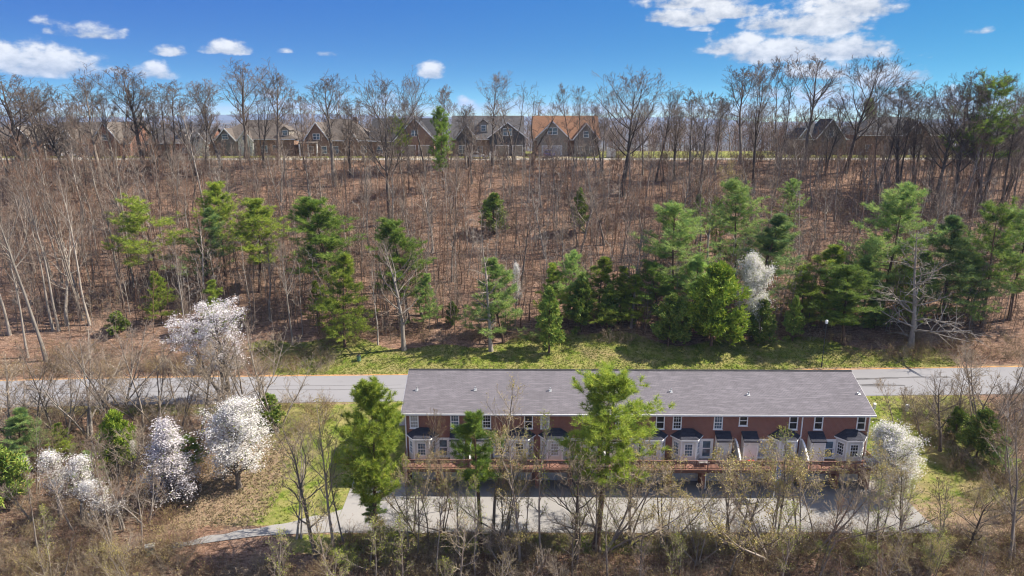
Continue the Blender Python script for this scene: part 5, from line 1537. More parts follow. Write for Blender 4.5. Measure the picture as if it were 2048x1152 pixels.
BG = 'pear trees in white blossom'
for (k, bx, by, ty, wd, lab, tx_) in (
        ('pear_wild', 452, 800, 586, 1.05, 'tall lilac white blossom tree in front of the road', 462),
        ('pear_cone', 352, 1004, 828, 1.2, 'cone shaped lilac white blossom tree left of the round one', 340),
        ('pear_round', 478, 978, 792, 1.05, 'round white blossom tree above the dry clearing', 470),
        ('pear_thin', 122, 1040, 888, .9, 'thin white blossom tree in the lower left scrub, taller of the near pair', 118),
        ('pear_thin', 168, 1052, 902, 1.0, 'white blossom tree in the lower left scrub, right of the taller one', 160),
        ('pear_thin', 222, 1064, 948, 1.2, 'low lilac blossom bush at the right of the lower left scrub', 216),
        ('pear_thin', 64, 1000, 912, .9, 'small white blossom tree nearest the left edge', 62),
        ('pear_thin', 1030, 660, 518, .4, 'very narrow white blossom tree beside the soft pale pine', 1030),
        ('pear_full', 1502, 682, 503, .5, 'white blossom tree in front of the big blue green pine', 1500),
        ('pear_full', 1786, 1000, 842, .78, 'full white blossom tree at the right end of the townhouses', 1782),
        ('pear_thin', 1218, 640, 560, .5, 'scrap of white blossom behind the cedar thicket', 1218),
        ('pear_thin', 262, 950, 880, .9, 'sparse blossom sapling beside the yellow green pine', 262)):
    plant_px(k, 'blossom_tree', lab, 'tree', bx, by, ty, wd, None, BG, tx_=tx_)

LG = 'evergreens of the lower left scrub'
for (k, nm, bx, by, ty, wd, lab) in (
        ('cedar2_bright', 'cedar_tree', 248, 945, 818, .75, 'bright yellow green evergreen below the left road'),
        ('pine_white', 'pine_tree', 50, 940, 812, 1.1, 'blue green pine below the left road'),
        ('cedar2', 'cedar_tree', 12, 1020, 880, 1.0, 'dark brownish cedar at the left edge of the picture'),
        ('pine_low', 'pine_tree', 128, 925, 848, 1.0, 'small green pine right of the blue green one'),
        ('loblolly1', 'pine_tree', 398, 985, 870, 1.1, 'yellow green young pine between the two blossom trees'),
        ('pine_low_soft', 'pine_tree', 190, 985, 905, 1.0, 'faint pale pine behind the lower left blossom'),
        ('cedar0', 'cedar_tree', 540, 860, 785, 1.1, 'brown green cedar beside the lane right of the tall blossom tree')):
    plant_px(k, nm, lab, 'tree', bx, by, ty, wd, None, LG)
RG = 'evergreens of the right thicket'
for (k, nm, bx, by, ty, wd, lab) in (
        ('cedar2', 'cedar_tree', 1952, 915, 815, 1.0, 'dark shadowed cedar in the right thicket'),
        ('pine_low_soft', 'pine_tree', 1986, 948, 872, 1.0, 'small thin pine at the front of the right thicket'),
        ('cedar0', 'cedar_tree', 1910, 880, 812, 1.0, 'brown green cedar behind the dark twisted tree')):
    plant_px(k, nm, lab, 'tree', bx, by, ty, wd, None, RG)

FP = 'tall pines before the townhouses'
plant_px('loblolly0', 'pine_tree', 'big bushy pine at the left end of the townhouses', 'tree', 750, 1092, 783, .8, .3, FP)
plant_px('loblolly1', 'pine_tree', 'slim dark pine before the second townhouse', 'tree', 962, 1092, 806, .95, 1.3, FP, tx_=946)
plant_px('loblolly2', 'pine_tree', 'tallest foreground pine crossing the townhouse roof', 'tree', 1192, 1100, 738, 1.1, 2.2, FP, tx_=1210)
plant_px('loblolly1', 'pine_tree', 'short pine tuft low before the big bushy pine', 'tree', 752, 1085, 985, 1.4, .3, FP)

FG = 'leafless and budding trees of the near bank'
for (k, bx, by, ty, wd, tx_, lab) in (
        ('bare2', 634, 1120, 842, .85, 640, 'dark leafless tree left of the big bushy pine'),
        ('bud0', 672, 1118, 800, .8, 640, 'tall budding tree with pale stem just left of the big bushy pine'),
        ('bud2', 690, 1100, 850, .7, 668, 'thin budding sapling against the big bushy pine'),
        ('bare_pale1', 596, 1080, 880, .9, 570, 'reddish bare brushy tree above the lane'),
        ('bud3', 830, 1065, 905, 1.0, 838, 'budding clump at the court edge right of the big bushy pine'),
        ('bud1', 884, 1062, 930, 1.15, 880, 'low wide budding clump at the court edge, left of the slim dark pine'),
        ('bud2', 818, 1110, 900, .8, 820, 'thin straight sapling between the bushy pine and the budding clump'),
        ('bud4', 985, 1085, 742, .75, 1016, 'tall curving tree whose pale twigs cross the roof'),
        ('bud0', 1040, 1152, 838, .8, 1036, 'slim budding tree before the third townhouse, rooted at the picture edge'),
        ('bud2', 1084, 1130, 812, .75, 1090, 'slim pale sapling between the curving tree and the tallest pine'),
        ('bud1', 1010, 1070, 868, 1.0, 1012, 'budding clump before the bays of the second townhouse'),
        ('bare2', 1148, 1140, 860, .9, 1170, 'dark leafless tree leaning past the tallest pine'),
        ('bare0', 1210, 1110, 900, 1.0, 1226, 'many stemmed bare tree under the tallest pine'),
        ('bud3', 1262, 1092, 900, 1.05, 1280, 'arching budding clump right of the tallest pine'),
        ('bud1', 1330, 1110, 886, .95, 1340, 'budding clump before the fourth garage pier'),
        ('bud0', 1160, 1095, 905, .8, 1150, 'budding tree close left of the tallest pine trunk'),
        ('bare0', 1452, 1092, 905, .8, 1432, 'bare many stemmed tree right of the green pedestals'),
        ('bud1', 1478, 1110, 885, .9, 1480, 'budding clump before the deck with the cooler'),
        ('bud2', 1552, 1095, 842, .9, 1548, 'pale sapling before the sixth bay window'),
        ('bud3', 1540, 1120, 880, 1.0, 1550, 'arching budding clump at the foot of the flag pole'),
        ('bud1', 1598, 1090, 888, .9, 1600, 'budding clump before the last divider of the deck'),
        ('bare0', 1640, 1100, 915, 1.0, 1660, 'arching bare clump at the right of the court'),
        ('bud0', 1668, 1090, 905, .7, 1660, 'thin budding tree right of the arching bare clump'),
        ('bud1', 1756, 1085, 905, 1.1, 1760, 'budding tree before the full white blossom tree'),
        ('bare2', 1800, 1085, 930, 1.1, 1830, 'leaning leafless tree right of the court end'),
        ('bare1', 2018, 1130, 868, 1.0, 2030, 'greyish leafless tree near the lower right edge'),
        ('bare2', 1930, 1110, 960, 1.2, 1950, 'low wide leafless tree in the lower right grass'),
        ('bud5', 770, 1148, 1046, 1.3, 770, 'low yellow green bush below the big bushy pine'),
        ('bud5', 700, 1152, 1080, 1.2, 700, 'low yellow green bush left of the one below the bushy pine'),
        ('bud5', 1716, 1152, 1072, 1.5, 1716, 'low yellow green bush at the bottom right of centre'),
        ('bud5', 1850, 1150, 1062, 1.5, 1850, 'low yellow green bush at the bottom right'),
        ('bud3', 1400, 1130, 985, .9, 1400, 'small budding clump below the green pedestals'),
        ('bud2', 1150, 1152, 960, .9, 1150, 'thin sapling at the bottom centre'),
        ('bud2', 925, 1140, 930, .9, 925, 'thin sapling left of the slim dark pine'),
        ('bud4', 1720, 1140, 930, .7, 1728, 'dark stemmed budding tree at the bottom right of the court'),
        ('bare1', 848, 1000, 826, .6, 848, 'reddish bare sapling before the first bay window'),
        ('bare1', 905, 1020, 880, .7, 905, 'small bare sapling right of the first bay window')):
    plant_px(k, 'bare_tree' if k.startswith('bare') else 'budding_tree' if k != 'bud5' else 'budding_bush', lab, 'tree' if k != 'bud5' else 'bush', bx, by, ty, wd, None, FG, tx_=tx_)

LR = 'bare trees between the left scrub and the road'
left_row = [(22, 905, 700, 'bare0'), (70, 888, 690, 'bare1'), (112, 890, 675, 'forest5'), (132, 880, 720, 'bare0'), (178, 872, 668, 'bare_pale0'), (212, 896, 735, 'bare1'),
            (190, 1000, 842, 'bare_pale1'), (244, 866, 655, 'bare_pale1'), (288, 862, 650, 'forest5'), (316, 856, 700, 'bare0'), (250, 815, 648, 'bare_pale0'),
            (402, 898, 690, 'bare2'), (428, 900, 720, 'bare0'), (364, 868, 705, 'bare1'), (505, 850, 640, 'bare0'), (522, 842, 620, 'forest5'), (556, 860, 690, 'bare0')]
left_lab = ['bare tree at the left edge before the road', 'bare tree second from the left edge before the road', 'upright bare tree third from the left before the road', 'twiggy bare clump fourth from the left before the road',
            'pale wide bare tree before the left road', 'reddish bare tree left of the bright yellow green evergreen', 'pale bare tree left of the yellow green evergreen in the scrub', 'silvery bare tree fanning over the left road',
            'upright bare tree left of the lilac blossom tree by the road', 'twiggy bare clump next to the upright tree by the left road', 'pale bare clump rooted on the road verge', 'leaning bare tree left of the tall lilac blossom tree',
            'bare clump at the foot of the tall lilac blossom tree', 'reddish bare tree left of the leaning one by the lilac blossom', 'bare clump right of the tall lilac blossom tree', 'upright bare tree right of the tall lilac blossom tree', 'bare clump at the lane corner right of the blossom']
for (bx, by, ty, k), lab in zip(left_row, left_lab):
    plant_px(k, 'bare_tree', lab, 'tree', bx, by, ty, .95, None, LR)
RR = 'bare trees of the right thicket'
for (bx, by, ty, k, lab) in ((1880, 902, 735, 'bare2', 'dark twisted bare tree in the right thicket'), (1918, 870, 722, 'bare1', 'dark forked bare tree by the right road'), (1950, 842, 700, 'bare0', 'twiggy bare clump on the right road verge'),
                             (1988, 850, 690, 'bare0', 'wide bare clump near the right end of the road'), (2036, 850, 705, 'bare1', 'bare tree at the right edge by the road'), (2010, 960, 800, 'bare_pale0', 'pale brush clump at the right edge'),
                             (1845, 890, 780, 'bare1', 'brown bare bush right of the townhouses'), (2044, 1010, 880, 'bare_pale1', 'grey bare brush at the lower right edge'), (1975, 880, 770, 'bare1', 'reddish bare brush behind the shadowed cedar')):
    plant_px(k, 'bare_tree', lab, 'tree', bx, by, ty, 1.0, None, RR)

PG = 'pale trunks of the left woods'
for (bx, by, ty, tx_, k, lab) in ((93, 722, 292, 48, 'forest_pale1', 'long pale trunk leaning left above the road, nearest the road'), (56, 716, 400, 34, 'forest_pale0', 'thin pale trunk left of the nearest leaning one'),
                                  (106, 660, 322, 62, 'forest_pale0', 'leaning pale trunk in the left woods, left of a close pair'), (118, 662, 312, 70, 'forest0', 'leaning brown trunk in the left woods, right of a close pair'),
                                  (166, 640, 232, 110, 'forest4', 'forked dark based tree with white upper stems in the left woods'), (125, 566, 300, 100, 'forest_pale1', 'pale slim tree left of the forked dark based one'),
                                  (180, 650, 330, 150, 'forest_pale0', 'slim pale tree right of the forked dark based one'), (270, 575, 212, 222, 'forest_pale4', 'big pale tree left of the flat layered pine'),
                                  (410, 432, 196, 398, 'forest_pale1', 'pale tree on the upper slope above the blue green pine'), (20, 670, 300, -5, 'forest0', 'brown trunk at the left edge of the woods'), (575, 470, 300, 560, 'forest3', 'dark spreading tree on the slope left of the middle pines'),
                                  (372, 700, 470, 370, 'forest_pale0', 'thin pale tree behind the lilac blossom'), (586, 690, 470, 585, 'forest_pale1', 'pale tree above the road left of the lawn'), (756, 690, 500, 755, 'forest_pale0', 'thin pale stem left of the pale lawn tree')):
    plant_px(k, 'bare_tree', lab, 'tree', bx, by, ty, .55, None, PG, tx_=bx + (tx_ - bx) * .75)

# round yellow green bushes and flushes of colour on the hilltop
for (bx, by, ty, wd, lab) in ((1652, 300, 250, 1.3, 'pale yellow green bush on the hilltop, left of two'), (1702, 302, 246, 1.5, 'pale yellow green bush on the hilltop, right of two'), (2026, 330, 296, 1.4, 'bright yellow bush at the right end of the hilltop')):
    p = at(bx, by); p.y = max(p.y, 162); p.z = float(gz(p.x, p.y)); o = plant('bud5', 'budding_bush', lab, 'bush', p, max(2.5, top_height(p, ty)), wd, None, 'yellow green bushes on the hilltop')
plant_px('bud1', 'budding_tree', 'golden budding tree on the upper right slope', 'tree', 1462, 440, 312, 1.1, None)
plant_px('bud1', 'budding_tree', 'yellow budding tree before the pillared porch house', 'tree', 318, 340, 246, 1.0, None)

# ------------------------------------------------------------------ the leafless wood on the slope, tree by tree
hill = []
tries = 0
rr = random.Random(23)
while len(hill) < 180 and tries < 6000:
    tries += 1
    Y = 94.5 + 59 * rr.random() ** .85; X = rr.uniform(-1, 1) * (Y * .78 + 4)
    if lawn_w(X, Y) > .1: continue
    if any((X - a) ** 2 + (Y - b) ** 2 < 8.0 for a, b in hill): continue
    hill.append((X, Y))
hill.sort(key=lambda q: -q[1])
cols = [(230, 'in the left woods'), (420, 'behind the left slope pines'), (620, 'below the taupe roofed house'), (800, 'below the brown hip roof'), (940, 'below the brick garage gable'), (1070, 'below the long grey roof'),
        (1210, 'below the rusty brown roof'), (1330, 'below the dense skyline tree'), (1480, 'above the tall soft pine'), (1660, 'below the right skyline grove'), (1850, 'below the long black roof'), (9999, 'near the right edge')]
keys = ['forest0', 'forest1', 'forest2', 'forest3', 'forest4', 'forest5', 'forest2', 'forest0', 'forest_pale0', 'forest_pale1']
look = {'forest0': 'slim reddish', 'forest1': 'grey', 'forest2': 'thin', 'forest3': 'spreading pale', 'forest4': 'twin stemmed', 'forest5': 'short grey', 'forest_pale0': 'slim pale', 'forest_pale1': 'pale'}
for (X, Y) in hill:
    z = float(gz(X, Y)); k = rr.choice(keys)
    # younger growth near the crest leaves the houses in view
    cap = max(4.5, (30.5 + rr.uniform(-2, 5.0)) - z) if rr.random() > .25 else 15
    H = min(rr.uniform(8.5, 15.5), cap)
    px_, _ = to_px((X, Y, z))
    if px_ < 330 or px_ > 1780: H = rr.uniform(11, 17)
    c = next(t for (lim, t) in cols if px_ < lim)
    row = 'low down' if Y < 110 else 'mid slope' if Y < 132 else 'near the crest'
    plant(k, 'bare_tree', '%s leafless tree %s %s' % (look[k], row, c), 'tree', (X, Y, z), H, rr.uniform(.85, 1.25), rr.uniform(0, 6.28), 'leafless trees of the hillside wood', (rr.gauss(0, .035), rr.gauss(0, .035)))


# ------------------------------------------------------------------ thin trees of the near bank and the left scrub
NB = [(130, 'below the left edge blossom'), (260, 'below the lower left blossom'), (420, 'below the cone shaped blossom tree'), (600, 'beside the lane'), (720, 'left of the big bushy pine'), (860, 'below the big bushy pine'), (1000, 'near the slim dark pine'), (1140, 'between the two taller pines'),
      (1260, 'near the tallest foreground pine'), (1420, 'near the green pedestals'), (1560, 'below the flag'), (1700, 'below the last townhouse'), (1850, 'below the full blossom tree'), (9999, 'in the lower right corner')]
nlook = {'bud0': 'slender budding', 'bud2': 'thin budding', 'bud4': 'tall sparse budding', 'bare0': 'many stemmed leafless', 'bare1': 'reddish leafless', 'bare_pale0': 'pale many stemmed leafless', 'bud1': 'clumped budding', 'forest5': 'straight leafless', 'forest2': 'very thin leafless', 'bare_pale1': 'pale leafless', 'bud3': 'arching budding'}
near = []
for (cnt, x0, x1, y0, y1, ks, hs_) in ((18, -16, 44, 46, 52.2, ['bud2', 'bud0', 'bud2', 'bud4'], (6.5, 10)), (40, -46, 44, 44, 52.2, ['bud0', 'bud2', 'bud2', 'bud4', 'bare0', 'bare1', 'bud1', 'forest5', 'forest2', 'forest2', 'forest2', 'bare_pale1'], (4, 9)), (30, -62, -32, 50, 73, ['bare0', 'bare1', 'bare_pale0', 'bare_pale1', 'forest5', 'forest2'], (4, 8)),
                                       (8, 42, 62, 52, 72, ['bare0', 'bare1', 'bare_pale0', 'forest5'], (3.5, 7))):
    c_ = 0; tries = 0
    while c_ < cnt and tries < 4000:
        tries += 1; X = rr.uniform(x0, x1); Y = rr.uniform(y0, y1)
        if abs(X) > Y * .79 + 2 or any((X - a) ** 2 + (Y - b_) ** 2 < 2.2 for a, b_ in near) or (-31 < X < -14 and Y > 49): continue
        near.append((X, Y)); c_ += 1; k = rr.choice(ks); z = float(gz(X, Y)); px_, _ = to_px((X, Y, z)); H = rr.uniform(*hs_)
        if X > -16 and 'bud' not in k and H > 8: H -= 2
        place = next(t for (lim, t) in NB if px_ < lim)
        far_ = 'above the scrub' if Y > 56 else 'at the edge of the bank' if Y > 49.5 else 'low on the bank'
        plant(k, 'budding_tree' if k.startswith('bud') else 'bare_tree', '%s tree %s %s' % (nlook[k].replace('pale many', 'many'), far_, place), 'tree', (X, Y, z), H, rr.uniform(.75, 1.1), None, 'thin trees of the near banks', (rr.gauss(0, .05), rr.gauss(0, .05)))


by_label = {}
for o in COL.objects:
    if o.parent is None and o.get('group') in ('leafless trees of the hillside wood', 'thin trees of the near banks'): by_label.setdefault(o['label'], []).append(o)
for lab, os_ in by_label.items():
    if len(os_) < 2: continue
    os_.sort(key=lambda o: to_px(o.location)[0])
    words_ = ['leftmost', 'second from left', 'third from left', 'fourth', 'fifth', 'sixth', 'seventh', 'eighth']
    for i_, o in enumerate(os_):
        if len(lab.split()) > 13: words_ = ['leftmost', 'second', 'third', 'fourth', 'fifth', 'sixth', 'seventh', 'eighth']
        o['label'] = lab.replace(' half way up', '').replace('many stemmed leafless', 'many stemmed') + ', ' + ('rightmost' if i_ == len(os_) - 1 else words_[min(i_, 7)])


# ------------------------------------------------------------------ what nobody could count
def ribbons(pts, rad, rng):
    """flat tapering strips for fine twigs"""
    B, n, _ = pts.shape
    d = nrmz(pts[:, -1] - pts[:, 0]); s = perp(d, rng)[:, None] * rad[..., None]
    V = np.stack([pts - s, pts + s], 2).reshape(-1, 3)
    i = np.arange(B * n * 2).reshape(B, n, 2)
    T = np.concatenate([np.stack([i[:, :-1, 0], i[:, :-1, 1], i[:, 1:, 1]], -1).reshape(-1, 3), np.stack([i[:, :-1, 0], i[:, 1:, 1], i[:, 1:, 0]], -1).reshape(-1, 3)])
    return V, T


def small(seed, H, stems, n1, n2, spread, crown, clear=.25, leaves=0, tr=.010, r0=.025, n3=0, jit=.12, mats=('twig', 'bud'), leaf=.1):
    """a light shrub or sapling: one mesh of stem tubes and twig strips"""
    g_ = np.random.default_rng(seed); S = Soup()
    P = np.zeros((stems, 3)); P[:, :2] = g_.normal(size=(stems, 2)) * .12 * (stems > 1)
    D = np.tile([0, 0, 1.0], (stems, 1)); D[:, :2] += g_.normal(size=(stems, 2)) * spread
    L0 = H * g_.uniform(.7, 1, stems); L0[0] = H
    a = grow(P, D, L0, np.full(stems, r0), 5, .05, .03, .25, g_); S.add(*tubes(a[0], a[2], 4))
    prev, L = a, L0
    for lev, (nc, lr, am) in enumerate(((n1, crown, 42), (n2, .5, 42), (n3, .5, 45))):
        if nc <= 0: break
        b = np.repeat(np.arange(len(prev[0])), nc); t = np.tile((np.arange(nc) + .6) / nc, len(prev[0])) * (1 - (clear if lev == 0 else .15)) + (clear if lev == 0 else .15)
        t = np.clip(t + g_.normal(size=len(b)) * .04, .05, 1)
        p, d, r = sample(*prev, b, t); sd = perp(d, g_); an = np.radians(am + g_.normal(size=len(b)) * 12)
        dd = d * np.cos(an)[:, None] + sd * np.sin(an)[:, None]
        Ln = L[b] * lr * (1.2 - .7 * t) * g_.uniform(.6, 1.25, len(b))
        prev = grow(p, dd, Ln, np.maximum(r * .55, tr), 3, jit, .08, .4, g_); L = Ln
        S.add(*ribbons(prev[0], np.maximum(prev[2], tr * .6), g_))
    if leaves:
        b = g_.integers(0, len(prev[0]), leaves); c, d, _ = sample(*prev, b, g_.uniform(.2, 1, leaves)); S.add(*leaf_quads(c + g_.normal(size=c.shape) * .08, leaf, g_, aspect=.6), 1)
    me = S.mesh('shrub', [MT[m] for m in mats])
    return me


def scatter_stuff(name, label, cat, templates, pts, scl, rng, wide=(.8, 1.25), lean=.06):
    """one object whose points each carry a shrub (geometry nodes)"""
    tc = bpy.data.collections.new(name + '_kinds')
    for i, me in enumerate(templates): tc.objects.link(bpy.data.objects.new('%s_kind_%02d' % (name, i), me))
    n = len(pts); me = bpy.data.meshes.new(name); me.vertices.add(n); me.vertices.foreach_set('co', np.asarray(pts, np.float32).ravel())
    w = scl * rng.uniform(*wide, n)
    for an, ty, key, data in (('kind', 'INT', 'value', rng.integers(0, len(templates), n).astype(np.int32)),
                              ('turn', 'FLOAT_VECTOR', 'vector', np.stack([rng.normal(size=n) * lean, rng.normal(size=n) * lean, rng.uniform(0, 6.28, n)], 1).astype(np.float32)),
                              ('size', 'FLOAT_VECTOR', 'vector', np.stack([w, w, scl], 1).astype(np.float32))):
        at_ = me.attributes.new(an, ty, 'POINT'); at_.data.foreach_set(key, data.ravel())
    me.update()
    o = put(name, me); tag(o, label, cat, kind='stuff')
    ng = bpy.data.node_groups.new(name, 'GeometryNodeTree')
    ng.interface.new_socket('Geometry', in_out='INPUT', socket_type='NodeSocketGeometry'); ng.interface.new_socket('Geometry', in_out='OUTPUT', socket_type='NodeSocketGeometry')
    gi = ng.nodes.new('NodeGroupInput'); go = ng.nodes.new('NodeGroupOutput'); ip = ng.nodes.new('GeometryNodeInstanceOnPoints'); ci = ng.nodes.new('GeometryNodeCollectionInfo')
    ci.inputs[0].default_value = tc; ci.inputs['Separate Children'].default_value = True; ci.inputs['Reset Children'].default_value = True
    ip.inputs['Pick Instance'].default_value = True
    ng.links.new(gi.outputs[0], ip.inputs['Points']); ng.links.new(ci.outputs[0], ip.inputs['Instance'])
    for an, ty, sk in (('kind', 'INT', 'Instance Index'), ('turn', 'FLOAT_VECTOR', 'Rotation'), ('size', 'FLOAT_VECTOR', 'Scale')):
        na = ng.nodes.new('GeometryNodeInputNamedAttribute'); na.data_type = ty; na.inputs[0].default_value = an
        out = next(s_ for s_ in na.outputs if s_.enabled and s_.name == 'Attribute'); ng.links.new(out, ip.inputs[sk])
    ng.links.new(ip.outputs[0], go.inputs[0])
    md = o.modifiers.new('scatter', 'NODES'); md.node_group = ng
    return o


def in_view(X, Y): return np.abs(X) < Y * .80 + 4


g = np.random.default_rng(77)
# saplings all over the wooded slope (templates 5 m tall)
sap = [small(600 + i, 5, 1 + (i % 3 == 0), 10, 4, .10, .30, .22, 0, .011, .03, 2, mats=(('twig', 'twig_red', 'twig_tan')[i % 3], 'bud')) for i in range(9)]
n = 3800
Y = 93.0 + 61 * g.uniform(0, 1, n) ** .92; X = g.uniform(-1, 1, n) * (Y * .78 + 4)
keep = lawn_w(X, Y) < .15; X, Y = X[keep], Y[keep]
Hh = (1.4 + 4.6 * g.uniform(0, 1, len(X)) ** 1.6) * np.where(Y > 138, .75, 1.0) / 5
scatter_stuff('sapling_undergrowth', 'thin leafless saplings covering the wooded slope', 'undergrowth', sap, np.stack([X, Y, gz(X, Y) - .1], 1), Hh, g, (.9, 1.5))
# crowded young trees between the larger ones (templates 9 m)
pole = [small(620 + i, 9, 1, 11, 5, .03, .22, .36, 0, .012, .055, 3, mats=(('twig', 'bark_pale', 'twig_red', 'twig_dark')[i % 4], 'bud')) for i in range(8)]
n = 2900
Y = 94.5 + 57 * g.uniform(0, 1, n) ** .95; X = g.uniform(-1, 1, n) * (Y * .78 + 4)
keep = lawn_w(X, Y) < .05; X, Y = X[keep], Y[keep]; Z = gz(X, Y)
Hh = np.minimum(g.uniform(4.5, 11.5, len(X)), np.maximum(4.0, 30.5 + g.uniform(-2, 3, len(X)) - Z)) / 9
scatter_stuff('young_wood', 'crowded thin leafless young trees filling the slope', 'woods', pole, np.stack([X, Y, Z - .1], 1), Hh, g, (.9, 1.5), .05)
# brush along the crest below the hilltop road (templates 3 m)
brush = [small(640 + i, 3, 5, 7, 5, .42, .45, .08, 0, .013, .024, 2, mats=(('twig_red', 'twig')[i % 2], 'bud')) for i in range(5)]
n = 480
X = g.uniform(-1, 1, n) * 125; Y = 154.0 - np.abs(g.normal(size=n)) * 4.5
scatter_stuff('crest_brush', 'tangled brown brush along the crest below the hilltop road', 'brush', brush, np.stack([X, Y, gz(X, Y) - .1], 1), g.uniform(.3, .75, n), g, (.9, 1.7))
# leafless thicket veiling the houses, thickest at the two ends
thk = [small(680 + i, 8, 1 + i % 2, 14, 6, .08, .34, .2, 0, .018, .08, 3, mats=(('twig', 'twig_dark', 'twig_red')[i % 3], 'bud')) for i in range(6)]
X = np.concatenate([g.uniform(-128, 128, 90), g.uniform(-128, -70, 50), g.uniform(50, 128, 150)]); Y = np.where(g.uniform(size=290) < .7, g.uniform(147, 154.4, 290), g.uniform(160.5, 164.5, 290))
scatter_stuff('crest_thicket', 'leafless thicket veiling the hilltop houses', 'thicket', thk, np.stack([X, Y, gz(X, Y) - .1], 1), g.uniform(.45, 1.0, 290), g)
# garden trees and woods behind and between the houses
far_sp = [small(660 + i, 10, 1, 16, 7, .06, .36, .2, 0, .03, .13, 3) for i in range(4)]
n = 420
X = g.uniform(-1, 1, n) * 190; Y = g.uniform(184, 270, n)
scatter_stuff('far_woods', 'leafless woods behind the hilltop houses', 'woods', far_sp, np.stack([X, Y, gz(X, Y) - .3], 1), g.uniform(.6, 1.35, n), g)
n = 70
X = np.concatenate([g.uniform(-130, -4, n), g.uniform(22, 135, n)]); Y = g.uniform(160.5, 164.5, 2 * n)
scatter_stuff('garden_brush', 'thin leafless brush between the hilltop road and the houses', 'brush', brush + sap[:3], np.stack([X, Y, gz(X, Y) - .1], 1), g.uniform(.5, 1.1, 2 * n), g)
# near bank: bramble and scrub
scr = [small(700 + i, 3, 6, 6, 5, .5, .46, .06, 70 if i % 3 != 1 else 0, .008, .018, 2, .18, mats=(('twig_red', 'twig_light', 'twig_tan')[i % 3], 'bud')) for i in range(9)]
n = 1300
X = g.uniform(-48, 46, n); Y = 52.4 - np.abs(g.normal(size=n)) * 5.5
k1 = in_view(X, Y) & (Y > 38) & ~((X > -27) & (X < -15) & (Y > 49.6))
pts = [np.stack([X[k1], Y[k1]], 1)]
n = 1000
X = g.uniform(-62, -20, n); Y = g.uniform(49, 75, n)
k2 = in_view(X, Y) & ~((X > -31) & (X < -14) & (Y > 49) & (Y < 70 - (X + 37) * .1)) & (Y < road_c(X) - 5) & ~((X > -28) & (Y < 57))
pts.append(np.stack([X[k2], Y[k2]], 1))
n = 420
X = g.uniform(41, 64, n); Y = g.uniform(50, 75, n); k3 = in_view(X, Y) & (Y < road_c(X) - 5.2) & (X > 43 + (Y - 60) * .1)
pts.append(np.stack([X[k3], Y[k3]], 1))
n = 320
X = g.uniform(-70, -24, n); Y = road_c(X) + 5.2 + np.abs(g.normal(size=n)) * 4.0; pts.append(np.stack([X, Y], 1))
n = 160
X = g.uniform(46, 78, n); Y = road_c(X) + 5.6 + np.abs(g.normal(size=n)) * 4.0; pts.append(np.stack([X, Y], 1))
n = 80
X = g.uniform(-30, 50, n); Y = 92.6 + np.abs(g.normal(size=n)) * 1.2; pts.append(np.stack([X, Y], 1))
P2 = np.concatenate(pts)
scatter_stuff('bramble_scrub', 'tangled leafless bramble and scrub on the banks', 'scrub', scr, np.stack([P2[:, 0], P2[:, 1], gz(P2[:, 0], P2[:, 1]) - .08], 1), g.uniform(.3, .85, len(P2)), g, (.9, 1.6))


def grass_stuff(name, label, X, Y, hmin, hmax, mat, blades=4, wdt=.05):
    n = len(X); C = np.stack([X, Y, gz(X, Y)], 1)
    d = nrmz(np.concatenate([g.normal(size=(n, blades, 2)) * .45, np.ones((n, blades, 1))], 2)); L = g.uniform(hmin, hmax, (n, blades, 1))
    base = C[:, None] + np.concatenate([g.normal(size=(n, blades, 2)) * .07, np.zeros((n, blades, 1))], 2)
    s = np.stack([np.cos(g.uniform(0, 6.28, (n, blades))), np.sin(g.uniform(0, 6.28, (n, blades))), np.zeros((n, blades))], -1) * wdt
    V = np.stack([base - s, base + s, base + d * L], 2).reshape(-1, 3); T = np.arange(len(V)).reshape(-1, 3)
    tag(put(name, arrays_to_mesh(name, V, T, [mat])), label, 'grass', kind='stuff')


def pick(n, x0, x1, y0, y1, thr=.45):
    X = g.uniform(x0, x1, n); Y = g.uniform(y0, y1, n); k = (lawn_w(X, Y) > thr) & in_view(X, Y)
    k &= ~((X > -10.9) & (X < 35.2) & (Y > 60) & (Y < 73.5)); k &= ~((X > -12.8) & (X < 36) & (Y > 69.9) & (Y < 78)) ; k &= np.abs(Y - road_c(X)) > 4.7
    k &= ~((X > -16) & (X < 37.8) & (Y > 53.2) & (Y < 61.6))
    return X[k], Y[k]


gxs = [pick(26000, -40, 66, 84, 94), pick(16000, -62, 62, 50, 77), pick(6000, -130, 130, 160, 175)]
grass_stuff('lawn_grass', 'short green and straw coloured lawn grass', np.concatenate([a for a, b in gxs]), np.concatenate([b for a, b in gxs]), .05, .17, MT['grass'])
X = g.uniform(-38, -14, 9000); Y = g.uniform(51, 73, 9000); k = (dry_w(X, Y) > .3) & ~((X < -15) & (Y < 55.4 - .11 * (-15.8 - X)))
grass_stuff('dry_grass', 'straw coloured dry grass of the clearing', X[k], Y[k], .08, .3, MT['straw'])
X = g.uniform(-50, 48, 5000); Y = 53 - np.abs(g.normal(size=5000)) * 3.5; k = ~((X > -37) & (X < -15) & (Y > 49.2)) & (Y < 53.05)
grass_stuff('bank_grass', 'dry weeds on the bank below the court', X[k], Y[k], .15, .5, MT['straw'])

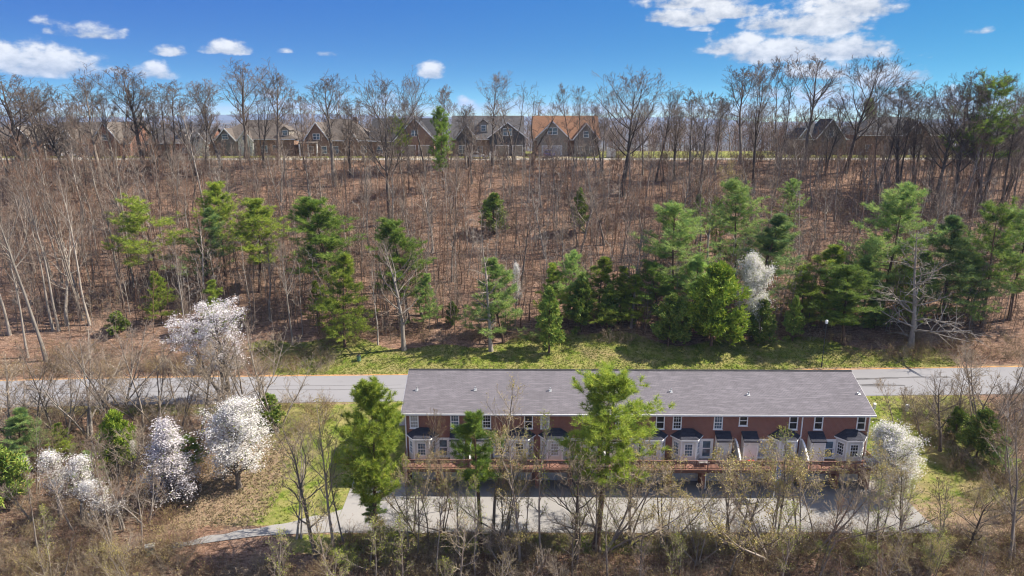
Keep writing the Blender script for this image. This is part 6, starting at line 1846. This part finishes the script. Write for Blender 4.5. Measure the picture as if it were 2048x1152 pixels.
# ------------------------------------------------------------------ small things by the road and the court
p = at(1643, 734); hl = top_height(p, 640)
t = put('lamp_post', None, None, p); tag(t, 'black lamp post with white lantern on the lawn beside the road', 'lamp post')
MB().tube((0, 0, -.2), (0, 0, .7), .11, .08, 10).tube((0, 0, .7), (0, 0, hl - .55), .055, .045, 10).build('pole', MT['dark'], t)
MB().tube((0, 0, hl - .55), (0, 0, hl - .5), .12, .16, 10).build('collar', MT['dark'], t)
MB().tube((0, 0, hl - .5), (0, 0, hl - .12), .13, .19, 10).build('lantern', MT['trim'], t)
MB().tube((0, 0, hl - .12), (0, 0, hl + .05), .22, .04, 10).build('cap', MT['box_white'], t)
p = at(718, 722); t = put('rubbish_bin', None, None, p); tag(t, 'small dark green drum on the lawn beside the road', 'bin')
MB().tube((0, 0, 0), (0, 0, .75), .27, .3, 14).build('body', MT['box_green'], t); MB().tube((0, 0, .75), (0, 0, .86), .32, .2, 14).build('lid', MT['dark'], t)
MB().tube((0, 0, .86), (0, 0, .92), .05, .05, 8).build('knob', MT['dark'], t)


def pedestal(px, py, w_, h_, lab, body, cap):
    p = at(px, py); t = put('utility_pedestal', None, None, p, R.uniform(-.3, .3)); tag(t, lab, 'utility box')
    MB().box(-w_ / 2, -w_ / 2, -.1, w_ / 2, w_ / 2, h_ * .8).build('body', body, t)
    MB().prism([(-w_ / 2 - .02, h_ * .8), (w_ / 2 + .02, h_ * .8), (w_ / 2 - .04, h_), (-w_ / 2 + .04, h_)], -w_ / 2 - .02, w_ / 2 + .02).build('cap', cap, t)


pedestal(1351, 1076, .28, .5, 'pale green utility pedestal at the court edge, leftmost of three', MT['box_green_pale'], MT['box_white'])
pedestal(1368, 1077, .36, .45, 'squat green utility pedestal at the court edge, middle of three', MT['box_green'], MT['box_green_pale'])
pedestal(1388, 1076, .3, .95, 'tall pale green utility pedestal at the court edge, rightmost of three', MT['box_green_pale'], MT['box_white'])
pedestal(1813, 822, .3, .8, 'white utility post on the grass right of the townhouses', MT['box_white'], MT['trim'])
pedestal(1748, 818, .25, .7, 'white utility post at the roof corner of the townhouses', MT['box_white'], MT['trim'])
p = at(302, 1108); t = put('transformer_box', None, None, p, .5); tag(t, 'pale green transformer box in the scrub at the lower left', 'utility box')
MB().box(-.36, -.32, -.1, .36, .32, .6).build('body', MT['box_green_pale'], t); MB().prism([(-.36, .6), (.36, .6), (.34, .68), (-.36, .76)], -.4, .4).build('lid', MT['box_white'], t)
# dark drain grate in the court
p = at(1483, 1004); t = put('drain_grate', None, None, (p.x, p.y, p.z + .034)); tag(t, 'dark rectangular drain grate in the court below the flag', 'grate')
MB().box(-.75, -.5, 0, .75, .5, .02).build('frame', MT['tar'], t)
for i in range(9): MB().box(-.68 + i * .16, -.44, .02, -.6 + i * .16, .44, .035).build('bar', MT['dark'], t)
